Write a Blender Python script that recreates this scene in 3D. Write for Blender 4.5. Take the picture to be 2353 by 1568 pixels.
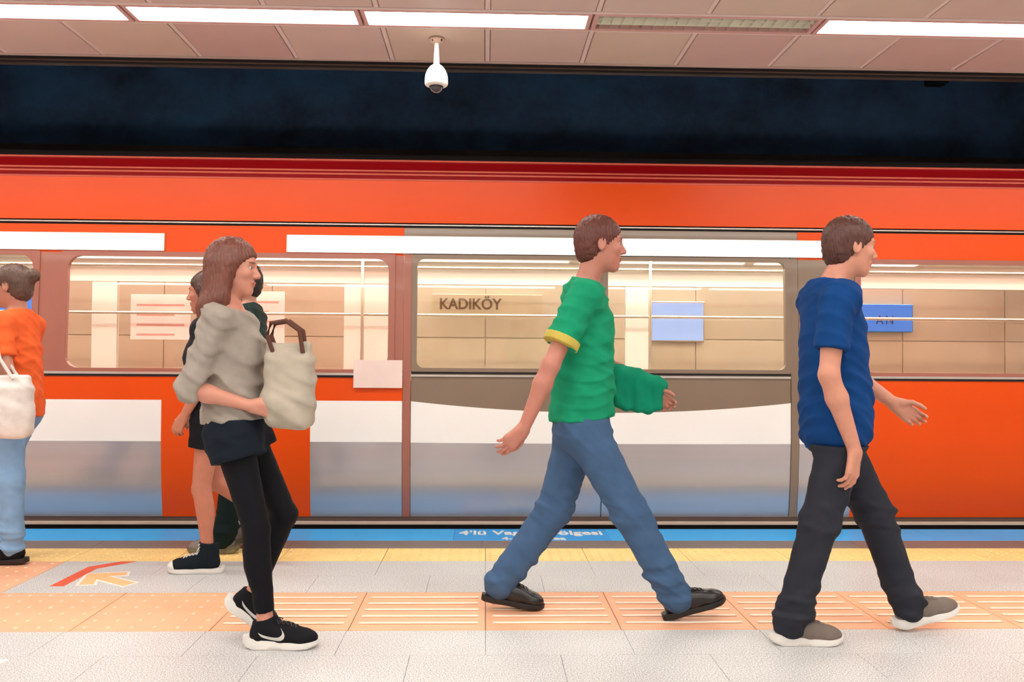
import bpy, bmesh, math, random
import numpy as np
from mathutils import Vector, Matrix

# ------------------------------------------------------------------ clear
for o in list(bpy.data.objects):
    bpy.data.objects.remove(o, do_unlink=True)
scene = bpy.context.scene
COL = scene.collection
random.seed(7)
rng = np.random.default_rng(7)
PI = math.pi

# ------------------------------------------------------------------ camera
def make_camera():
    yaw, pit, rol = math.radians(1.8), math.radians(1.06), math.radians(0.40)
    F = Vector((math.sin(yaw)*math.cos(pit), math.cos(yaw)*math.cos(pit), math.sin(pit)))
    R = Vector((math.cos(yaw), -math.sin(yaw), 0))
    U = R.cross(F)
    R2 = R*math.cos(rol) + U*math.sin(rol)
    U2 = U*math.cos(rol) - R*math.sin(rol)
    m = Matrix((R2, U2, -F)).transposed().to_4x4()
    m.translation = Vector((0, 0, 1.19))
    cd = bpy.data.cameras.new('camera')
    cd.sensor_fit = 'HORIZONTAL'
    cd.sensor_width = 36.0
    cd.lens = 1950.0/2353.0*36.0
    cd.clip_start = 0.05
    co = bpy.data.objects.new('camera', cd)
    COL.objects.link(co)
    co.matrix_world = m
    scene.camera = co
make_camera()

# ------------------------------------------------------------------ world, exposure
w = bpy.data.worlds.new('world'); scene.world = w
w.use_nodes = True
bg = w.node_tree.nodes['Background']
bg.inputs['Color'].default_value = (1.0, 0.97, 0.94, 1)
bg.inputs['Strength'].default_value = 0.14
vs = scene.view_settings
vs.view_transform = 'Standard'; vs.look = 'None'; vs.gamma = 1.0
vs.use_curve_mapping = False
vs.exposure = 0.95
LAMP_POWER = 13.0          # radiance of the platform ceiling lamps
CAR_LAMP = 12.0             # radiance of the lamps inside the train

# ------------------------------------------------------------------ materials
def lin(c):
    return tuple(((v/255.0)/12.92 if v/255.0 <= 0.04045 else ((v/255.0+0.055)/1.055)**2.4) for v in c)

def mat(name, rgb, rough=0.5, metal=0.0, var=0.06, scale=8.0, bump=0.0, bscale=60.0, coat=0.0, spec=0.5,
        stretch=None, attr=None, sheen=0.0):
    m = bpy.data.materials.new(name); m.use_nodes = True
    nt = m.node_tree; N = nt.nodes; L = nt.links
    b = N['Principled BSDF']
    c = lin(rgb)
    tc = N.new('ShaderNodeTexCoord')
    src = tc.outputs['Object']
    if stretch:
        mp = N.new('ShaderNodeMapping'); mp.inputs['Scale'].default_value = stretch
        L.new(src, mp.inputs['Vector']); src = mp.outputs['Vector']
    nz = N.new('ShaderNodeTexNoise'); nz.inputs['Scale'].default_value = scale; nz.inputs['Detail'].default_value = 4
    L.new(src, nz.inputs['Vector'])
    rp = N.new('ShaderNodeValToRGB')
    rp.color_ramp.elements[0].position = 0.3; rp.color_ramp.elements[1].position = 0.7
    rp.color_ramp.elements[0].color = tuple(max(0, v*(1-var)) for v in c)+(1,)
    rp.color_ramp.elements[1].color = tuple(min(1, v*(1+var)) for v in c)+(1,)
    L.new(nz.outputs['Fac'], rp.inputs['Fac'])
    out = rp.outputs['Color']
    if attr:
        at = N.new('ShaderNodeAttribute'); at.attribute_name = attr
        mx = N.new('ShaderNodeMix'); mx.data_type = 'RGBA'; mx.blend_type = 'MULTIPLY'
        mx.inputs[0].default_value = 1.0
        L.new(out, mx.inputs[6]); L.new(at.outputs['Color'], mx.inputs[7])
        out = mx.outputs[2]
    L.new(out, b.inputs['Base Color'])
    b.inputs['Roughness'].default_value = rough
    b.inputs['Metallic'].default_value = metal
    b.inputs['Specular IOR Level'].default_value = spec
    if coat:
        b.inputs['Coat Weight'].default_value = coat; b.inputs['Coat Roughness'].default_value = 0.06
    if sheen:
        b.inputs['Sheen Weight'].default_value = sheen
    if bump:
        n2 = N.new('ShaderNodeTexNoise'); n2.inputs['Scale'].default_value = bscale; n2.inputs['Detail'].default_value = 3
        L.new(src, n2.inputs['Vector'])
        bp = N.new('ShaderNodeBump'); bp.inputs['Strength'].default_value = bump; bp.inputs['Distance'].default_value = 0.004
        L.new(n2.outputs['Fac'], bp.inputs['Height']); L.new(bp.outputs['Normal'], b.inputs['Normal'])
    return m

def emit(name, rgb, s):
    m = bpy.data.materials.new(name); m.use_nodes = True
    nt = m.node_tree; N = nt.nodes
    b = N['Principled BSDF']
    b.inputs['Base Color'].default_value = tuple(0.8*v for v in lin(rgb))+(1,)
    b.inputs['Emission Color'].default_value = lin(rgb)+(1,)
    b.inputs['Emission Strength'].default_value = s
    return m

def glass(name, rgb, refl=1.0, rough=0.02):
    m = bpy.data.materials.new(name); m.use_nodes = True
    nt = m.node_tree; N = nt.nodes; L = nt.links
    for n in list(N): N.remove(n)
    out = N.new('ShaderNodeOutputMaterial')
    tr = N.new('ShaderNodeBsdfTransparent'); tr.inputs['Color'].default_value = lin(rgb)+(1,)
    gl = N.new('ShaderNodeBsdfGlossy'); gl.inputs['Roughness'].default_value = rough
    gl.inputs['Color'].default_value = (1, 1, 1, 1)
    fr = N.new('ShaderNodeFresnel'); fr.inputs['IOR'].default_value = 1.45
    mu = N.new('ShaderNodeMath'); mu.operation = 'MULTIPLY'; mu.inputs[1].default_value = refl
    mx = N.new('ShaderNodeMixShader')
    L.new(fr.outputs[0], mu.inputs[0]); L.new(mu.outputs[0], mx.inputs[0])
    L.new(tr.outputs[0], mx.inputs[1]); L.new(gl.outputs[0], mx.inputs[2]); L.new(mx.outputs[0], out.inputs[0])
    return m

def granite(name, base, dark, light, scale=260):
    m = bpy.data.materials.new(name); m.use_nodes = True
    nt = m.node_tree; N = nt.nodes; L = nt.links
    b = N['Principled BSDF']
    tc = N.new('ShaderNodeTexCoord')
    geo = N.new('ShaderNodeNewGeometry')
    n1 = N.new('ShaderNodeTexNoise'); n1.inputs['Scale'].default_value = scale; n1.inputs['Detail'].default_value = 2
    L.new(geo.outputs['Position'], n1.inputs['Vector'])
    rp = N.new('ShaderNodeValToRGB'); e = rp.color_ramp.elements
    e[0].position = 0.34; e[0].color = lin(dark)+(1,)
    e[1].position = 0.66; e[1].color = lin(light)+(1,)
    x = e.new(0.5); x.color = lin(base)+(1,)
    L.new(n1.outputs['Fac'], rp.inputs['Fac'])
    n2 = N.new('ShaderNodeTexNoise'); n2.inputs['Scale'].default_value = 1.3; n2.inputs['Detail'].default_value = 5
    L.new(geo.outputs['Position'], n2.inputs['Vector'])
    r2 = N.new('ShaderNodeValToRGB')
    r2.color_ramp.elements[0].position = 0.3; r2.color_ramp.elements[0].color = (0.86, 0.84, 0.84, 1)
    r2.color_ramp.elements[1].position = 0.65; r2.color_ramp.elements[1].color = (1, 1, 1, 1)
    L.new(n2.outputs['Fac'], r2.inputs['Fac'])
    mx = N.new('ShaderNodeMix'); mx.data_type = 'RGBA'; mx.blend_type = 'MULTIPLY'; mx.inputs[0].default_value = 1
    L.new(rp.outputs['Color'], mx.inputs[6]); L.new(r2.outputs['Color'], mx.inputs[7])
    L.new(mx.outputs[2], b.inputs['Base Color'])
    b.inputs['Roughness'].default_value = 0.42
    b.inputs['Specular IOR Level'].default_value = 0.4
    return m

def concrete(name, rgb, stain):
    m = bpy.data.materials.new(name); m.use_nodes = True
    nt = m.node_tree; N = nt.nodes; L = nt.links
    b = N['Principled BSDF']; tc = N.new('ShaderNodeTexCoord')
    n1 = N.new('ShaderNodeTexNoise'); n1.inputs['Scale'].default_value = 0.9; n1.inputs['Detail'].default_value = 8
    n1.inputs['Roughness'].default_value = 0.7
    L.new(tc.outputs['Object'], n1.inputs['Vector'])
    rp = N.new('ShaderNodeValToRGB')
    rp.color_ramp.elements[0].position = 0.3; rp.color_ramp.elements[0].color = lin(stain)+(1,)
    rp.color_ramp.elements[1].position = 0.68; rp.color_ramp.elements[1].color = lin(rgb)+(1,)
    L.new(n1.outputs['Fac'], rp.inputs['Fac']); L.new(rp.outputs['Color'], b.inputs['Base Color'])
    n2 = N.new('ShaderNodeTexNoise'); n2.inputs['Scale'].default_value = 14; n2.inputs['Detail'].default_value = 6
    L.new(tc.outputs['Object'], n2.inputs['Vector'])
    bp = N.new('ShaderNodeBump'); bp.inputs['Strength'].default_value = 0.4; bp.inputs['Distance'].default_value = 0.02
    L.new(n2.outputs['Fac'], bp.inputs['Height']); L.new(bp.outputs['Normal'], b.inputs['Normal'])
    b.inputs['Roughness'].default_value = 0.8
    return m

M = {}
M['granite'] = granite('granite', (204, 205, 203), (146, 144, 145), (240, 242, 239), 190)
M['granite_dark'] = granite('granite_dark', (128, 112, 106), (92, 80, 78), (160, 146, 138))
M['blue'] = mat('blue_film', (44, 176, 250), 0.35, var=0.05, scale=3)
M['blue_deep'] = mat('blue_sign_film', (30, 160, 240), 0.35, var=0.03, scale=3)
M['yellow'] = mat('yellow_tactile', (244, 210, 136), 0.5, var=0.07, scale=5, bump=0.1)
M['orange_tile'] = mat('orange_tactile', (238, 176, 136), 0.5, var=0.06, scale=5, bump=0.1)
M['orange_dome'] = mat('orange_tactile_dome', (246, 204, 174), 0.45, var=0.05, scale=30)
M['orange_bar'] = mat('orange_tactile_worn', (255, 226, 206), 0.45, var=0.05, scale=30)
M['joint'] = mat('joint_mortar', (150, 142, 136), 0.9, var=0.1, scale=30)
M['red_paint'] = mat('red_line_paint', (226, 84, 42), 0.5, var=0.05)
M['white_paint'] = mat('white_paint', (236, 232, 224), 0.5, var=0.04)
M['arrow_paint'] = mat('arrow_paint', (244, 190, 130), 0.5, var=0.05)
M['panel'] = mat('ceiling_panel', (206, 186, 176), 0.5, var=0.05, scale=1.6, bump=0.03, bscale=400)
M['panel_b'] = mat('ceiling_panel_yellowed', (206, 188, 172), 0.5, var=0.06, scale=1.3, bump=0.03, bscale=400)
M['panel_c'] = mat('ceiling_panel_rosy', (200, 174, 166), 0.5, var=0.06, scale=1.5, bump=0.03, bscale=400)
M['tbar'] = mat('ceiling_grid', (224, 206, 200), 0.45, var=0.03)
M['lamp_frame'] = mat('lamp_frame', (206, 164, 158), 0.4, var=0.03)
M['lamp'] = emit('lamp_diffuser', (255, 252, 246), LAMP_POWER)
M['louvre'] = mat('louvre_metal', (232, 236, 220), 0.3, metal=0.4, var=0.05)
M['louvre_in'] = mat('louvre_white', (222, 222, 204), 0.5, var=0.06)
M['black_trim'] = mat('black_trim', (7, 7, 10), 0.5, var=0.1)
M['brown_trim'] = mat('brown_trim', (74, 56, 50), 0.4, var=0.1)
M['concrete'] = concrete('dark_concrete', (74, 126, 186), (56, 68, 92))
M['dark'] = concrete('dark_void', (26, 26, 30), (14, 14, 18))
M['clad'] = mat('beige_wall_cladding', (224, 214, 200), 0.45, var=0.04, scale=2)
M['back'] = mat('platform_back_wall', (206, 190, 178), 0.6, var=0.05, scale=2)
M['sign_beige'] = mat('sign_beige', (222, 208, 186), 0.5, var=0.02)
M['sign_brown'] = mat('sign_letter_brown', (108, 78, 58), 0.5, var=0.03)
M['paint'] = mat('train_orange_red', (232, 79, 3), 0.38, var=0.03, scale=1.5, coat=0.0, spec=0.3)
M['paint_shaded'] = mat('train_shaded_red', (150, 8, 16), 0.25, var=0.04, scale=1.5, coat=0.3)  # shade of the upper band put into a darker body paint
M['paint_bead'] = mat('train_bead', (214, 92, 74), 0.25, var=0.03, coat=0.3)
M['silver'] = mat('train_silver', (186, 186, 192), 0.24, metal=0.55, var=0.03, scale=2, stretch=(0.3, 1, 6), coat=0.3)
M['belt'] = mat('train_white_belt', (250, 248, 244), 0.35, var=0.02, scale=2, coat=0.1)
M['taupe'] = mat('train_taupe', (134, 114, 96), 0.35, var=0.04, scale=2, coat=0.2)
M['pillar'] = mat('train_pillar_redbrown', (166, 104, 88), 0.35, var=0.04, scale=2, coat=0.2)
M['seal'] = mat('rubber_seal', (24, 20, 20), 0.6, var=0.1)
M['trim_silver'] = mat('trim_silver', (214, 206, 200), 0.3, metal=0.6, var=0.03)
M['cream'] = mat('cream_sill', (236, 214, 196), 0.35, var=0.03)
M['sole_brown'] = mat('sole_bar_brown', (92, 74, 66), 0.5, var=0.06)
M['roof'] = mat('train_roof', (38, 30, 30), 0.6, var=0.1)
M['added_glow'] = emit('added_glow_face', (255, 253, 248), 1.5)  # glow of the added bands, no lamp of the car
M['interior'] = mat('car_interior_cream', (232, 224, 212), 0.45, var=0.02, scale=2)
M['car_floor'] = mat('car_floor', (120, 112, 108), 0.5, var=0.08, scale=20)
M['car_lamp'] = emit('car_lamp', (255, 248, 238), CAR_LAMP)
M['wall_fill'] = emit('wall_fill_tube', (255, 246, 236), 46.0)  # glow of the added light behind the train
M['steel'] = mat('steel_rail', (230, 222, 205), 0.22, metal=0.9, var=0.02)
M['seat'] = mat('seat_shell', (206, 178, 158), 0.4, var=0.04)
M['poster'] = mat('poster_paper', (238, 214, 206), 0.5, var=0.06, scale=5)
M['poster_ink'] = mat('poster_ink', (206, 150, 140), 0.5, var=0.05)
M['glass'] = glass('window_glass', (250, 246, 240), 1.1)
M['glass_rose'] = glass('window_glass_rosy', (252, 228, 222), 1.2)
M['lightbox'] = emit('lightbox_face', (150, 184, 252), 0.5)
M['blue_sign'] = emit('blue_sign_face', (50, 130, 248), 0.5)
M['sign_ink'] = mat('sign_dark_letter', (30, 56, 110), 0.5)
M['cam_white'] = mat('camera_white_plastic', (246, 244, 238), 0.35, var=0.01)
M['cam_base'] = mat('camera_base', (210, 184, 166), 0.4, var=0.02)
M['dome'] = mat('camera_dome', (52, 50, 56), 0.06, var=0.1, coat=1.0)
M['screw'] = mat('screw', (96, 76, 66), 0.4, metal=0.6)

# ------------------------------------------------------------------ mesh helpers
def link(name, me, m=None, parent=None, loc=None):
    o = bpy.data.objects.new(name, me)
    COL.objects.link(o)
    if m is not None and me is not None and len(me.materials) == 0:
        me.materials.append(m)
    if parent is not None: o.parent = parent
    if loc is not None: o.location = loc
    return o

def tag(o, label=None, cat=None, group=None, kind=None):
    if label: o['label'] = label
    if cat: o['category'] = cat
    if group: o['group'] = group
    if kind: o['kind'] = kind
    return o

def empty(name, loc=(0, 0, 0)):
    o = bpy.data.objects.new(name, None); COL.objects.link(o); o.location = loc
    o.empty_display_size = 0.1
    return o

class MB:
    def __init__(s): s.v = []; s.f = []
    def box(s, x0, x1, y0, y1, z0, z1):
        n = len(s.v)
        s.v += [(x0, y0, z0), (x1, y0, z0), (x1, y1, z0), (x0, y1, z0), (x0, y0, z1), (x1, y0, z1), (x1, y1, z1), (x0, y1, z1)]
        s.f += [tuple(n+i for i in q) for q in ((0, 3, 2, 1), (4, 5, 6, 7), (0, 1, 5, 4), (1, 2, 6, 5), (2, 3, 7, 6), (3, 0, 4, 7))]
        return s
    def bbox(s, x0, x1, y0, y1, z0, z1, b=0.004):
        # box with a chamfer on its lower or upper rim and sides (8 side corners, 3 rings)
        n = len(s.v)
        def ring(z, i):
            xa, xb, ya, yb = x0+i, x1-i, y0+i, y1-i
            return [(xa, ya, z), (xb, ya, z), (xb, yb, z), (xa, yb, z)]
        s.v += ring(z0, b) + ring(z0+b, 0) + ring(z1-b, 0) + ring(z1, b)
        for r in range(3):
            for i in range(4):
                j = (i+1) % 4
                s.f.append((n+r*4+i, n+r*4+j, n+r*4+4+j, n+r*4+4+i))
        s.f += [(n+3, n+2, n+1, n), (n+12, n+13, n+14, n+15)]
        return s
    def prism(s, pts, z0, z1):
        n = len(s.v); k = len(pts)
        s.v += [(x, y, z0) for x, y in pts] + [(x, y, z1) for x, y in pts]
        s.f += [tuple(n+i for i in range(k))[::-1], tuple(n+k+i for i in range(k))]
        for i in range(k):
            j = (i+1) % k
            s.f.append((n+i, n+j, n+k+j, n+k+i))
        return s
    def tube(s, pts, r, seg=8):
        P = [Vector(p) for p in pts]; n0 = len(s.v); k = len(P)
        rr = r if isinstance(r, (list, tuple)) else [r]*k
        for i, p in enumerate(P):
            t = (P[min(i+1, k-1)]-P[max(i-1, 0)]).normalized()
            up = Vector((0, 0, 1)) if abs(t.z) < 0.9 else Vector((1, 0, 0))
            a = t.cross(up).normalized(); b = t.cross(a).normalized()
            for j in range(seg):
                q = 2*PI*j/seg
                s.v.append(tuple(p+a*math.cos(q)*rr[i]+b*math.sin(q)*rr[i]))
        for i in range(k-1):
            for j in range(seg):
                j2 = (j+1) % seg
                s.f.append((n0+i*seg+j, n0+i*seg+j2, n0+(i+1)*seg+j2, n0+(i+1)*seg+j))
        s.f.append(tuple(n0+j for j in range(seg))[::-1])
        s.f.append(tuple(n0+(k-1)*seg+j for j in range(seg)))
        return s
    def lathe(s, prof, seg=40, c=(0, 0)):
        n0 = len(s.v)
        for r, z in prof:
            for j in range(seg):
                q = 2*PI*j/seg
                s.v.append((c[0]+r*math.cos(q), c[1]+r*math.sin(q), z))
        for i in range(len(prof)-1):
            for j in range(seg):
                j2 = (j+1) % seg
                s.f.append((n0+i*seg+j, n0+(i+1)*seg+j, n0+(i+1)*seg+j2, n0+i*seg+j2))
        s.f.append(tuple(n0+j for j in range(seg)))
        k = len(prof)-1
        s.f.append(tuple(n0+k*seg+j for j in range(seg))[::-1])
        return s
    def loft(s, rings):
        n0 = len(s.v); k = len(rings[0])
        for r in rings: s.v += [tuple(p) for p in r]
        for i in range(len(rings)-1):
            for j in range(k):
                j2 = (j+1) % k
                s.f.append((n0+i*k+j, n0+i*k+j2, n0+(i+1)*k+j2, n0+(i+1)*k+j))
        s.f.append(tuple(n0+j for j in range(k))[::-1])
        s.f.append(tuple(n0+(len(rings)-1)*k+j for j in range(k)))
        return s
    def mesh(s, name, m=None, smooth=False):
        me = bpy.data.meshes.new(name)
        me.from_pydata(s.v, [], s.f); me.update()
        bm = bmesh.new(); bm.from_mesh(me)
        bmesh.ops.recalc_face_normals(bm, faces=bm.faces)
        bm.to_mesh(me); bm.free()
        if m is not None: me.materials.append(m)
        if smooth:
            me.polygons.foreach_set('use_smooth', [True]*len(me.polygons))
            try: me.set_sharp_from_angle(angle=math.radians(40))
            except Exception: pass
        return me
    def build(s, name, m, parent=None, loc=None, smooth=False):
        return link(name, s.mesh(name, m, smooth), m, parent, loc)

def text_mesh(name, body, size, m, parent, matrix, bold=0.0, width=None, depth=0.0015, spacing=1.0):
    cu = bpy.data.curves.new(name, 'FONT')
    cu.body = body; cu.size = size; cu.offset = bold; cu.extrude = depth; cu.align_x = 'CENTER'; cu.align_y = 'CENTER'
    cu.resolution_u = 3; cu.space_character = spacing
    to = bpy.data.objects.new(name, cu); COL.objects.link(to)
    bpy.context.view_layer.update()
    dg = bpy.context.evaluated_depsgraph_get()
    me = bpy.data.meshes.new_from_object(to.evaluated_get(dg))
    bpy.data.objects.remove(to, do_unlink=True)
    co = np.empty(len(me.vertices)*3); me.vertices.foreach_get('co', co); co = co.reshape(-1, 3)
    ext = co.max(0)-co.min(0); cen = (co.max(0)+co.min(0))/2
    co[:, :2] -= cen[:2]
    if width:
        co[:, 0] *= width[0]/ext[0]; co[:, 1] *= width[1]/ext[1]
    me.vertices.foreach_set('co', co.ravel()); me.update()
    me.name = name
    me.materials.clear(); me.materials.append(m)
    o = link(name, me, m, parent)
    o.matrix_local = matrix
    return o

# ================================================================== THE SETTING
FLOOR_X0, FLOOR_X1 = -8.0, 8.0
EDGE = 5.88
# ---- floor: a bed of mortar with every tile in view laid on it
b = MB(); b.box(FLOOR_X0, FLOOR_X1, -5.5, EDGE-0.005, -0.9, -0.006)
floor = b.build('floor', M['joint']); tag(floor, 'platform floor of grey granite slabs and tactile strips', None, kind='structure')
b = MB(); b.box(FLOOR_X0, FLOOR_X1, -5.5, 2.80, -0.006, 0.0); b.box(FLOOR_X0, -4.81, 2.80, 4.31, -0.006, 0); b.box(4.79, FLOOR_X1, 2.80, EDGE, -0.006, 0)
b.box(FLOOR_X0, -4.81, 4.31, EDGE, -0.006, 0)
b.build('granite_paving', M['granite'], floor)

def strip_tiles(name, xs, y0, y1, m, parent, gap=0.004, z=0.0, th=0.012, bev=0.0012):
    cache = {}
    outs = []
    for i in range(len(xs)-1):
        wd = round(xs[i+1]-xs[i], 4)
        if wd not in cache:
            cache[wd] = MB().bbox(-wd/2+gap/2, wd/2-gap/2, -(y1-y0)/2+gap/2, (y1-y0)/2-gap/2, -th, 0, bev).mesh(name, m)
        o = link(name, cache[wd], None, parent, ((xs[i]+xs[i+1])/2, (y0+y1)/2, z))
        outs.append(o)
    return outs
pitch = 0.6
xs = [-4.79+0.6*k for k in range(17)]                # ... 4.81
xs_off = [-4.79]+[-4.49+0.6*k for k in range(16)]
for j, (y0, y1, q) in enumerate([(2.80, 3.10, xs), (3.10, 3.405, xs_off), (3.405, 3.71, xs), (4.31, 4.635, xs_off), (4.635, 4.96, xs)]):
    if y0 > 4.2:
        q = [-2.39+0.0]+[x for x in q if x > -2.2]
    strip_tiles('granite_slab', q, y0, y1, M['granite'], floor, gap=0.0016, z=0.0, bev=0.0006)
strip_tiles('dark_granite_slab', [-4.81+1.2*k for k in range(9)], 5.29, 5.51, M['granite_dark'], floor, gap=0.002)

# yellow strip of small domed tiles
dome_cache = {}
def dome_mesh(name, pts, m, r=0.012, h=0.005):
    b = MB()
    for (x, y) in pts:
        n = len(b.v); sg = 8
        for (rr, z) in ((r, 0), (r*0.75, h*0.8)):
            for j in range(sg):
                a = 2*PI*j/sg
                b.v.append((x+rr*math.cos(a), y+rr*math.sin(a), z))
        for j in range(sg):
            j2 = (j+1) % sg
            b.f.append((n+j, n+j2, n+sg+j2, n+sg+j))
        b.f.append(tuple(n+sg+j for j in range(sg)))
    return b.mesh(name, m, True)
yx = [-4.79+0.6*k for k in range(17)]
yd = dome_mesh('domes', [(-0.27+0.06*i, -0.135+0.054*j) for i in range(10) for j in range(6)], M['yellow'], 0.011, 0.005)
for t in strip_tiles('yellow_tactile_tile', yx, 4.96, 5.29, M['yellow'], floor, gap=0.004):
    d = link('domes', yd, None, t); d['kind'] = 'stuff'

# orange guiding strip: bar tiles, dome tiles at the junction on the left
ox = [0.01+0.595*k for k in range(-8, 9)]
bar_me = MB().bbox(-0.265, 0.265, -0.011, 0.011, 0, 0.005, 0.0035).mesh('bar', M['orange_bar'])
od = dome_mesh('domes', [(-0.25+0.1*i, -0.25+0.1*j) for i in range(6) for j in range(6)], M['orange_dome'], 0.011, 0.005)
od2 = dome_mesh('domes', [(-0.25+0.1*i, -0.27+0.09*j) for i in range(6) for j in range(7)], M['orange_dome'], 0.011, 0.005)
for t in strip_tiles('orange_tactile_tile', ox, 3.71, 4.31, M['orange_tile'], floor, gap=0.004):
    if t.location.x < -1.18:
        d = link('domes', od, None, t); d['kind'] = 'stuff'
    else:
        for k in range(5):
            link('bar', bar_me, None, t, (0, -0.2+0.1*k, 0))
ox2 = [-2.39-0.6*k for k in range(5)][::-1]
for t in strip_tiles('orange_tactile_tile', ox2, 4.31, 4.96, M['orange_tile'], floor, gap=0.004):
    d = link('domes', od2, None, t); d['kind'] = 'stuff'
# blue film on the platform edge
strip_tiles('blue_edge_film', [-4.8, -3.0, -0.2], 5.51, EDGE, M['blue'], floor, gap=0.001)
strip_tiles('blue_edge_film', [0.83, 3.0, 4.8], 5.51, EDGE, M['blue'], floor, gap=0.001)
lab = strip_tiles('car_area_sign', [-0.2, 0.83], 5.51, EDGE, M['blue_deep'], floor, gap=0.001)[0]
lab['label'] = 'deeper blue floor sign with white lettering'
text_mesh('lettering', "4'l\u00fc Vagon B\u00f6lgesi", 0.15, M['white_paint'], lab, Matrix.Translation((0.0, 0.037, 0.001)), bold=0.0035, width=(0.965, 0.175))
text_mesh('lettering', "4-Car Area", 0.09, M['white_paint'], lab, Matrix.Translation((0.012, -0.125, 0.001)), bold=0.002, width=(0.42, 0.085))
# painted red line, arrow and sticker
b = MB()
b.prism([(-2.215, 4.43), (-2.145, 4.43), (-2.14, 4.79), (-1.99, 4.955), (-2.075, 4.955), (-2.205, 4.83)], 0.0, 0.0012)
b.build('red_guide_line', M['red_paint'], floor)
def arrow_pts(grow):
    # bent arrow head that points away and to the left
    p = [(-2.135, 4.675), (-1.94, 4.71), (-1.92, 4.645), (-2.005, 4.625), (-1.81, 4.495), (-1.845, 4.43), (-2.04, 4.565), (-2.01, 4.465), (-2.08, 4.455)]
    out = []
    for i, (x, y) in enumerate(p):
        if grow:
            a = Vector(p[i-1]); q = Vector((x, y)); z = Vector(p[(i+1) % len(p)])
            n1 = (q-a).normalized(); n2 = (z-q).normalized()
            n = Vector((-n1.y, n1.x))+Vector((-n2.y, n2.x))
            n = n.normalized()*grow/max(0.45, math.sqrt(max(0.01, (1+n1.dot(n2))/2)))
            x, y = x+n.x, y+n.y
        out.append((x, y))
    return out
MB().prism(arrow_pts(0.016), 0.0, 0.0010).build('arrow_outline', M['white_paint'], floor)
MB().prism(arrow_pts(0), 0.0, 0.0018).build('arrow_marking', M['arrow_paint'], floor)
MB().prism([(-2.10, 3.27), (-1.86, 3.30), (-1.835, 3.375), (-2.10, 3.39)], 0, 0.001).build('floor_sticker', M['white_paint'], floor)
MB().prism([(-2.10, 3.29), (-1.885, 3.315), (-1.875, 3.34), (-2.10, 3.35)], 0, 0.0015).build('sticker_print', M['sign_ink'], floor)

# ---- track side: bed, far wall, tunnel roof
b = MB(); b.box(FLOOR_X0, FLOOR_X1, EDGE-0.005, 9.9, -1.3, -1.1)
tag(b.build('track_bed', M['dark']), 'dark track bed below the train', None, kind='structure')
b = MB(); b.box(FLOOR_X0, FLOOR_X1, 9.6, 9.8, 3.2, 5.2)
tag(b.build('wall_back_upper', M['concrete']), 'dark stained concrete wall above the train', None, kind='structure')
wall = MB().box(FLOOR_X0, FLOOR_X1, 9.64, 9.8, -1.1, 3.2).build('wall_back', M['clad']); tag(wall, 'beige clad wall beyond the train', None, kind='structure')
pm = MB().bbox(-0.595, 0.595, -0.02, 0, -0.895, 0.895, 0.004).mesh('cladding_panel', M['clad'])
for i in range(12):
    for z in (0.5, 2.3):
        link('cladding_panel', pm, None, wall, (-6.6+1.2*i, 9.64, z))
b = MB(); b.box(FLOOR_X0, FLOOR_X1, 5.3, 9.8, 5.2, 5.35); b.box(FLOOR_X0, FLOOR_X1, 5.28, 5.40, 3.14, 5.2)
tag(b.build('ceiling_tunnel', M['dark']), 'dark tunnel roof over the track', None, kind='structure')
b = MB(); b.box(FLOOR_X0, FLOOR_X1, 9.46, 9.6, 3.36, 3.50)
tag(b.build('trim_2', M['roof']), 'dark cable duct along the concrete wall', None, kind='structure')
# small dark bracket on the concrete
br = empty('wall_bracket', (5.15, 9.6, 4.40))
tag(br, 'small dark bracket box high on the stained concrete wall', 'bracket')
MB().bbox(-0.10, 0.10, -0.16, 0.0, -0.06, 0.12, 0.01).build('box', M['black_trim'], br)
MB().bbox(0.02, 0.09, -0.19, -0.16, -0.02, 0.06, 0.006).build('cover', M['roof'], br)
# added hidden strip light brightening the far wall; hood keeps upper wall dark
tr = empty('added_wall_light', (0, 9.55, 2.95))
tag(tr, 'added hooded strip light hidden behind the train to brighten the beige wall', 'lamp')
MB().box(-6, 6, -0.16, 0.06, 0.06, 0.09).box(-6, 6, -0.17, -0.15, -0.04, 0.09).build('hood', M['black_trim'], tr)
MB().box(-5.9, 5.9, -0.12, -0.04, 0.02, 0.055).build('tube', M['wall_fill'], tr)

# ---- walls around the platform (behind the viewpoint and at the ends)
tag(MB().box(FLOOR_X0, FLOOR_X1, -5.7, -5.5, 0, 3.3).build('wall_front', M['back']), 'pale wall behind the viewpoint', None, kind='structure')

for n_, x_ in (('wall_left', FLOOR_X0-0.2), ('wall_right', FLOOR_X1)):
    tag(MB().box(x_, x_+0.2, -5.7, 9.8, -1.3, 5.35).build(n_, M['back']), 'pale end wall of the platform out of view', None, kind='structure')

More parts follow.
